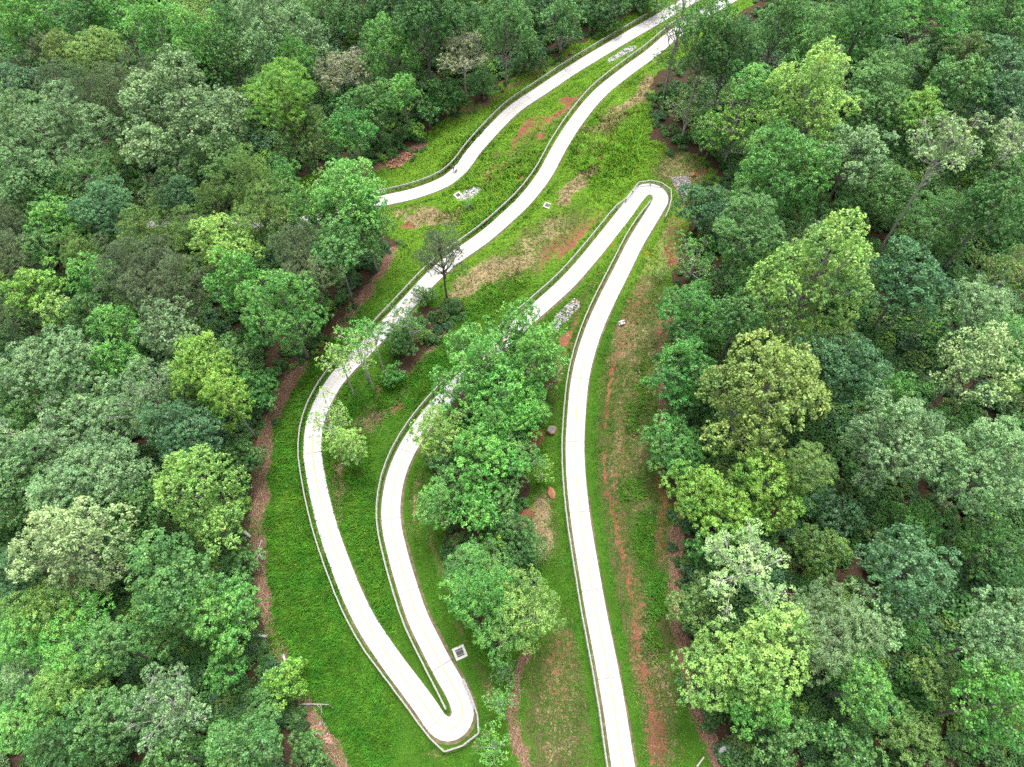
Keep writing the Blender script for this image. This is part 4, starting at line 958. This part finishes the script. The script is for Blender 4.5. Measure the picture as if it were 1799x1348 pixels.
Lh = hgt[:, None] * rs.uniform(.7, 1.2, (n, K)); out = Lh * rs.uniform(.6, 1.3, (n, K)); wd = (.045 + .04 * lush[:, None]) * rs.uniform(.8, 1.5, (n, K))
bx = x[:, None] + rs.normal(scale=.1, size=(n, K)); by = y[:, None] + rs.normal(scale=.1, size=(n, K)); bz = np.repeat(z[:, None], K, 1) - .02
p0 = np.stack([bx - dy * wd, by + dx * wd, bz], -1); p1 = np.stack([bx + dy * wd, by - dx * wd, bz], -1); p2 = np.stack([bx + dx * out, by + dy * out, bz + Lh], -1)
v = np.stack([p0, p1, p2], 2).reshape(-1, 3)
cf = np.repeat(col, K, 0) * rs.uniform(.75, 1.25, (n * K, 1)) * (rs.uniform(.78, 1.22, (n, 1)) * (.82 + .36 * vnoise(x, y, 1.1, 8))[:, None]).repeat(K, 0)
gme = np_mesh('grass', v, np.arange(len(v)), 3, M_GRASS, tint=np.ones(n * K), attrs={'col': np.concatenate([cf, np.ones((n * K, 1))], 1)})
tag(link('grass', gme), 'rough green grass covering the clearing between the paths', 'grass', kind='stuff')

# ------------------------------------------------------------------ rocks
def rock_data(rs, size, sub=2, rough=.28, flat=None):
    bm = bmesh.new(); bmesh.ops.create_icosphere(bm, subdivisions=sub, radius=1)
    cuts = [(unit(rs.normal(size=3)), rs.uniform(.55, .9)) for _ in range(7)]
    out = []
    for v in bm.verts:
        p = np.array(v.co)
        for nrm, dd in cuts:
            e = p @ nrm - dd
            if e > 0: p = p - nrm * e
        p = p * (1 + rough * .35 * math.sin(p[0] * 5 + cuts[0][1] * 9) * math.cos(p[1] * 4 + cuts[1][1] * 7))
        out.append(p * np.array(size))
    f = [[v.index for v in fc.verts] for fc in bm.faces]
    bm.free()
    return np.array(out), f

def rock_pile(name, label, px_poly, sz, mats, n, seed, heap=.1):
    rs = np.random.RandomState(seed); mb = MB(); mi = []
    xs = [p[0] for p in px_poly]; ys = [p[1] for p in px_poly]
    g0_ = hit(sum(xs) / len(xs), sum(ys) / len(ys), hz)
    c = 0; t = 0
    while c < n and t < 20000:
        t += 1
        px, py = rs.uniform(min(xs), max(xs)), rs.uniform(min(ys), max(ys))
        if not bool(inside(px_poly, np.array([px]), np.array([py]))[0]): continue
        p = hit(px, py, hz); s = sz * rs.uniform(.55, 1.35)
        v, f = rock_data(rs, (s, s * rs.uniform(.6, 1), s * rs.uniform(.5, .8)), 1)
        a = rs.uniform(0, 6.28); ca, sa = math.cos(a), math.sin(a)
        v = np.stack([v[:, 0] * ca - v[:, 1] * sa, v[:, 0] * sa + v[:, 1] * ca, v[:, 2]], 1)
        b = len(mb.v); off_ = p - g0_ + Vector((0, 0, s * .15 + rs.uniform(0, heap)))
        mb.v += [Vector(q) + off_ for q in v]; mb.f += [[i + b for i in q] for q in f]
        mi += [rs.choice(len(mats), p=[w for _, w in mats])] * len(f); c += 1
    o = mb.build(name, mats[0][0])
    for m, _ in mats[1:]: o.data.materials.append(m)
    o.data.polygons.foreach_set('material_index', mi)
    o.location = g0_
    return tag(o, label, 'rocks', kind='stuff')
M_WSTONE = simple_mat('pale_riprap', (0.22, 0.22, 0.23), (0.48, 0.47, 0.48), 2.2, 0.9, 0.3)
rock_pile('riprap', 'bed of white riprap stones beside the drain box under the uppermost path', [(806, 349), (818, 334), (836, 328), (846, 331), (842, 341), (822, 354), (808, 354)], .21, [(M_WSTONE, .85), (M_STONE, .15)], 230, 1)
rock_pile('riprap', 'narrow strip of white riprap between the two upper paths at the top', [(1066, 107), (1090, 90), (1110, 81), (1117, 84), (1112, 91), (1090, 101), (1070, 111)], .22, [(M_WSTONE, .85), (M_STONE, .15)], 230, 2)
rock_pile('riprap', 'wedge of grey riprap beside the middle leg of path', [(1008, 525), (1018, 527), (1018, 541), (1000, 560), (976, 582), (970, 572), (978, 552)], .2, [(M_STONE, .75), (M_WSTONE, .15), (M_REDSTONE, .1)], 300, 3)
rock_pile('riprap', 'triangle of grey riprap outside the upper hairpin', [(1178, 312), (1214, 308), (1214, 322), (1206, 345), (1200, 361), (1194, 348), (1184, 330)], .19, [(M_STONE, .7), (M_WSTONE, .2), (M_REDSTONE, .1)], 300, 4)
rock_pile('rubble', 'heap of reddish rock rubble at the forest edge under the top woods', [(676, 292), (690, 278), (712, 268), (732, 264), (728, 276), (704, 294), (684, 298)], .26, [(M_REDSTONE, .8), (M_ORANGE, .2)], 150, 5, .3)
rock_pile('rubble', 'scatter of red and grey stones on the bank at the bottom left', [(548, 1272), (572, 1266), (580, 1290), (592, 1312), (580, 1312), (560, 1292), (540, 1290)], .2, [(M_REDSTONE, .5), (M_STONE, .3), (M_ORANGE, .2)], 110, 6, .1)

def boulder(px, py, size, rz, seed, mat, label, top=None):
    rs = np.random.RandomState(seed)
    v, f = rock_data(rs, size, 3, .2)
    g = hit(px, py, hz)
    mb = MB(); mb.v = [Vector(p) for p in v]; mb.f = f
    o = mb.build('boulder', mat); o.location = g + Vector((0, 0, size[2] * .45)); o.rotation_euler = (0, 0, rz)
    if top is not None:
        o.data.materials.append(top)
        o.data.polygons.foreach_set('material_index', [1 if (p.normal.z > .62 and p.center.z > .3 * size[2]) else 0 for p in o.data.polygons])
    return tag(o, label, 'boulder')
M_GREYTOP = simple_mat('grey_rock_face', (0.11, 0.10, 0.095), (0.2, 0.185, 0.175), 3, .9, .4)
boulder(970, 758, (.95, .8, .75), .3, 21, M_ORANGE, 'grey-topped boulder with orange sides left of the straight path leg', M_GREYTOP)
boulder(969, 868, (.62, 1.15, .7), .35, 22, M_ORANGE, 'pointed orange boulder below the grey-topped one')
boulder(1217, 309, (.75, .5, .4), .5, 23, M_ORANGE, 'small orange rock at the corner of the riprap outside the upper hairpin')

# ------------------------------------------------------------------ drains
def drain(px, py, size, rz, label, bars=6, hollow=.62):
    g = hit(px, py, hz); r = empty('drain_inlet', g); r.rotation_euler = (0, 0, rz); tag(r, label, 'drain')
    a, b = size; w = (1 - hollow) / 2
    mb = MB(); t = .22
    mb.box((0, b / 2 - b * w / 2, t / 2 - .04), (a, b * w, t)).box((0, -b / 2 + b * w / 2, t / 2 - .04), (a, b * w, t))
    mb.box((a / 2 - a * w / 2, 0, t / 2 - .043), (a * w, b - 2 * b * w - .002, t)).box((-a / 2 + a * w / 2, 0, t / 2 - .043), (a * w, b - 2 * b * w - .002, t))
    mb.build('frame', M_CONC2, r)
    MB().box((0, 0, .01), (a * hollow - .004, b * hollow - .004, .06)).build('pit_shade', M_PIT_SHADE, r)  # solid slab; the shade of an open shaft is put into its colour
    for k in range(bars):
        x = (k + .5) / bars * a * hollow - a * hollow / 2
        MB().box((x, 0, .12), (.042, b * hollow - .01, .05)).build('grate_bar', M_BAR, r)
    MB().box((0, .18 * b, .09), (a * hollow - .02, .05, .008)).build('cross_bar', M_GALV, r)
    MB().box((0, -.18 * b, .09), (a * hollow - .02, .05, .008)).build('cross_bar', M_GALV, r)
    return r
drain(808, 1147, (1.75, 1.75), .42, 'square concrete drain with dark iron grate near the lower hairpin', 7)
drain(805, 344, (1.5, 1.5), .7, 'square concrete drain box beside the white riprap', 6)
drain(962, 362, (1.5, 1.4), -.45, 'concrete drain box on the slope right of the second path', 6, .7)
g = hit(1092, 570, hz); r = empty('culvert_headwall', g); r.rotation_euler = (0, 0, .35); tag(r, 'small concrete culvert end poking out of the weeds right of the path', 'culvert')
MB().box((0, .25, .3), (1.1, .22, .75)).build('wall', M_CONC2, r)
mbp = MB(); mbp.tube([(0, .1, .3), (0, -.35, .28)], [.32, .32], 14, False); mbp.tube([(0, -.35, .28), (0, .1, .3)], [.26, .26], 14, False)
mbp.build('pipe', M_CONC2, r, True)
MB().box((.5, -.05, .12), (.16, .38, .42)).build('wing_wall', M_CONC2, r); MB().box((-.5, -.05, .12), (.16, .38, .42)).build('wing_wall', M_CONC2, r)

# ------------------------------------------------------------------ warning signs
def sign(px, py, rz, label):
    g = hit(px, py, hz, 1.6); r = empty('warning_sign', g); r.rotation_euler = (0, 0, rz); tag(r, label, 'sign')
    MB().box((0, 0, 1.0), (.06, .06, 2.1)).build('post', M_GALV, r)
    s = .6
    p = MB(); b = [(-s, 0), (0, -s), (s, 0), (0, s)]
    for yy in (-.045, -.035): p.v += [Vector((u, yy, 1.65 + w)) for u, w in b]
    p.f = [[0, 1, 2, 3], [7, 6, 5, 4]] + [[i, i + 4, (i + 1) % 4 + 4, (i + 1) % 4][::1] for i in range(4)]
    o = p.build('plate', M_YEL, r)
    o.rotation_euler = (-.12, 0, 0)
sign(1136, 446, -.25, 'yellow diamond sign on the right edge of the straight path leg')
sign(1077, 430, .5, 'yellow diamond sign on the right edge of the middle path leg')

# ------------------------------------------------------------------ fallen wood
def log(pts, rad, label, name='fallen_log', twigs=0, seed=1, up=.2):
    P = [hit(x, y, hz, u) + Vector((0, 0, u)) for x, y, u in pts]
    o0 = Vector((P[0].x, P[0].y, float(hz(P[0].x, P[0].y))))
    n = 9; Q = []
    for i in range(n):
        f = i / (n - 1) * (len(P) - 1); k = min(int(f), len(P) - 2)
        Q.append(P[k].lerp(P[k + 1], f - k) - o0)
    for _ in range(2): Q[1:-1] = [(Q[i - 1] + Q[i] * 2 + Q[i + 1]) / 4 for i in range(1, n - 1)]
    r = empty(name, o0); tag(r, label, 'log')
    MB().tube(Q, [rad * (1.1 - .45 * i / (n - 1)) for i in range(n)], 9).build('stem', M_LOG, r, True)
    rnd = random.Random(seed)
    for k in range(twigs):
        q = Q[rnd.randrange(3, n)]; d = Vector((rnd.uniform(-.4, .9), rnd.uniform(-1.6, .3), rnd.uniform(.0, .4)))
        MB().tube([q, q + d * .5 + Vector((.1, 0, .05)), q + d * rnd.uniform(1, 1.7)], [.035, .025, .01], 4).build('twig', M_LOG, r)
    return r
log([(470, 1118, .3), (445, 1117, .8), (430, 1111, 1.6), (415, 1110, 2.4)], .22, 'curved pale grey trunk leaning out of the left woods under the bright tree')
log([(1264, 1321, .3), (1280, 1313, .8), (1296, 1310, 1.0), (1312, 1313, 1.2)], .42, 'thick pale curved log at the bottom of the right forest edge')
log([(1224, 1348, .1), (1231, 1338, .2), (1237, 1330, .3)], .12, 'thin pale stick on the weeds at the bottom, left of the thick log')
log([(497, 1150, .2), (502, 1165, .3), (507, 1180, .3)], .22, 'splintered grey log lying along the left bank')
log([(524, 1238, .3), (548, 1237, .4), (578, 1238, .5)], .1, 'slim white fallen pole with twigs across the lower left bank', twigs=9)
log([(462, 985, .15), (453, 968, .2), (460, 948, .2)], .13, 'bent pale branch on the mulch of the left bank')
log([(452, 1002, .15), (450, 985, .2), (455, 976, .15)], .1, 'short curved branch below the bent pale one on the left bank')
log([(430, 935, .3), (440, 944, .3)], .3, 'broken white log end showing at the left forest edge')

rs = np.random.RandomState(31); mb = MB()
def sticks(line, w, n, rad=(.012, .035), ln=(.5, 1.8), along=.6):
    ln_ = np.array(line, float); seg = np.linalg.norm(np.diff(ln_, axis=0), axis=1); cs = np.concatenate([[0], np.cumsum(seg)])
    for _ in range(n):
        q = rs.uniform(0, cs[-1]); x = np.interp(q, cs, ln_[:, 0]); y = np.interp(q, cs, ln_[:, 1])
        k = min(np.searchsorted(cs, q, side='right') - 1, len(seg) - 1)
        x += rs.normal(scale=w); y += rs.normal(scale=w * .7)
        p = hit(x, y, hz)
        if float(sample(NEAR, p.x, p.y)) < 3.0: continue
        p2 = hit(x + (ln_[k + 1] - ln_[k])[0] * .1, y + (ln_[k + 1] - ln_[k])[1] * .1, hz)
        a = math.atan2(p2.y - p.y, p2.x - p.x) + rs.normal(scale=.55 if rs.rand() < along else 2)
        L = rs.uniform(*ln) / 2; r_ = rs.uniform(*rad); d = Vector((math.cos(a) * L, math.sin(a) * L, rs.uniform(-.05, .12)))
        z_ = Vector((0, 0, .03 + rs.rand() * .12))
        mb.tube([p - d + z_, p + z_ + Vector((rs.normal() * .06, rs.normal() * .06, .03)), p + d + z_], [r_, r_ * .9, r_ * .5], 4)
sticks(MULCH_LINES[0][0], 9, 900)
sticks(MULCH_LINES[1][0], 8, 220); sticks(MULCH_LINES[2][0], 6, 120); sticks(MULCH_LINES[4][0], 5, 100); sticks(MULCH_LINES[6][0], 6, 120); sticks(MULCH_LINES[7][0], 8, 160)
sticks([(955, 870), (950, 930), (960, 985)], 9, 150)
tag(mb.build('brushwood', M_STRAW), 'litter of dead sticks and straw along the bare banks', 'brushwood', kind='stuff')

# ------------------------------------------------------------------ walker and dog
def skin_figure(name, joints, edges, radii, mats, pick, parent, sub=2):
    me = bpy.data.meshes.new('tmp'); me.from_pydata([tuple(j) for j in joints], edges, [])
    o = bpy.data.objects.new('tmp', me); COL.objects.link(o)
    o.modifiers.new('skin', 'SKIN'); sm = o.modifiers.new('sub', 'SUBSURF'); sm.levels = sub; sm.render_levels = sub
    for v, r_ in zip(me.skin_vertices[0].data, radii): v.radius = (r_, r_)
    me.skin_vertices[0].data[0].use_root = True
    dg = bpy.context.evaluated_depsgraph_get()
    m2 = bpy.data.meshes.new_from_object(o.evaluated_get(dg)); m2.name = name
    bpy.data.objects.remove(o)
    m2.materials.clear()
    for m in mats: m2.materials.append(m)
    m2.polygons.foreach_set('material_index', [pick(p.center) for p in m2.polygons])
    m2.polygons.foreach_set('use_smooth', [True] * len(m2.polygons))
    return link(name, m2, parent)
M_SKIN = simple_mat('skin', (.40, .24, .17), (.46, .28, .20), 5, .6)
M_SHIRT = simple_mat('patterned_shirt', (.16, .05, .05), (.48, .30, .27), 9, .9)
M_TROUSER = simple_mat('pale_trousers', (.50, .48, .50), (.58, .56, .58), 6, .9)
M_HAIR = simple_mat('dark_hair', (.03, .02, .015), (.06, .04, .03), 20, .6)
M_DOG = simple_mat('dark_fur', (.02, .018, .018), (.06, .055, .055), 14, .8)
g = hit(797, 302, hz); per = empty('person', g + Vector((0, 0, .055))); tag(per, 'person in a reddish patterned top and pale trousers on the uppermost path', 'person')
per.rotation_euler = (0, 0, math.radians(-40))
J = [(0, 0, .95), (0, .01, 1.18), (0, 0, 1.40), (0, .01, 1.50), (0, .03, 1.62), (0, .03, 1.72),
     (-.10, 0, .90), (-.11, .12, .50), (-.11, .08, .09), (-.11, .20, .04), (.10, 0, .90), (.11, -.02, .50), (.11, -.22, .10), (.11, -.12, .04),
     (-.20, 0, 1.40), (-.25, -.05, 1.12), (-.24, .06, .88), (-.24, .10, .80), (.20, 0, 1.40), (.25, .06, 1.12), (.24, .24, .98), (.24, .30, .93)]
E = [(0, 1), (1, 2), (2, 3), (3, 4), (4, 5), (0, 6), (6, 7), (7, 8), (8, 9), (0, 10), (10, 11), (11, 12), (12, 13), (2, 14), (14, 15), (15, 16), (16, 17), (2, 18), (18, 19), (19, 20), (20, 21)]
RD = [.15, .15, .13, .06, .10, .085, .10, .07, .05, .045, .10, .07, .05, .045, .07, .05, .04, .035, .07, .05, .04, .035]
def pk(c):
    if c.z > 1.5: return 3 if (c.z > 1.66 or c.y < -.02) else 2
    if abs(c.x) > .19 and c.z < 1.2: return 2
    if c.z > .95: return 0
    return 1 if c.z > .09 else 3
skin_figure('body', J, E, RD, [M_SHIRT, M_TROUSER, M_SKIN, M_HAIR], pk, per)
for sx in (-.035, .035): MB().box((sx, .125, 1.64), (.025, .012, .014)).build('eye', M_HAIR, per)
MB().box((0, .135, 1.60), (.025, .03, .04)).build('nose', M_SKIN, per)
g = hit(801, 303, hz); dog = empty('dog', g + Vector((0, 0, .055))); tag(dog, 'small dark dog beside the person on the uppermost path', 'dog')
dog.rotation_euler = (0, 0, math.radians(-40))
DJ = [(0, 0, .42), (0, .22, .43), (0, .34, .52), (0, .44, .58), (0, .56, .55), (0, -.24, .43), (0, -.36, .50), (0, -.46, .62),
      (-.08, .22, .36), (-.08, .24, .20), (-.08, .23, .03), (.08, .20, .36), (.08, .17, .20), (.08, .19, .03),
      (-.08, -.22, .36), (-.08, -.16, .26), (-.08, -.27, .14), (-.08, -.25, .03), (.08, -.22, .36), (.08, -.20, .26), (.08, -.32, .14), (.08, -.31, .03)]
DE = [(0, 1), (1, 2), (2, 3), (3, 4), (0, 5), (5, 6), (6, 7), (1, 8), (8, 9), (9, 10), (1, 11), (11, 12), (12, 13), (5, 14), (14, 15), (15, 16), (16, 17), (5, 18), (18, 19), (19, 20), (20, 21)]
DR = [.12, .14, .09, .09, .045, .11, .03, .018, .06, .035, .03, .06, .035, .03, .07, .05, .03, .03, .07, .05, .03, .03]
skin_figure('body', DJ, DE, DR, [M_DOG], lambda c: 0, dog)
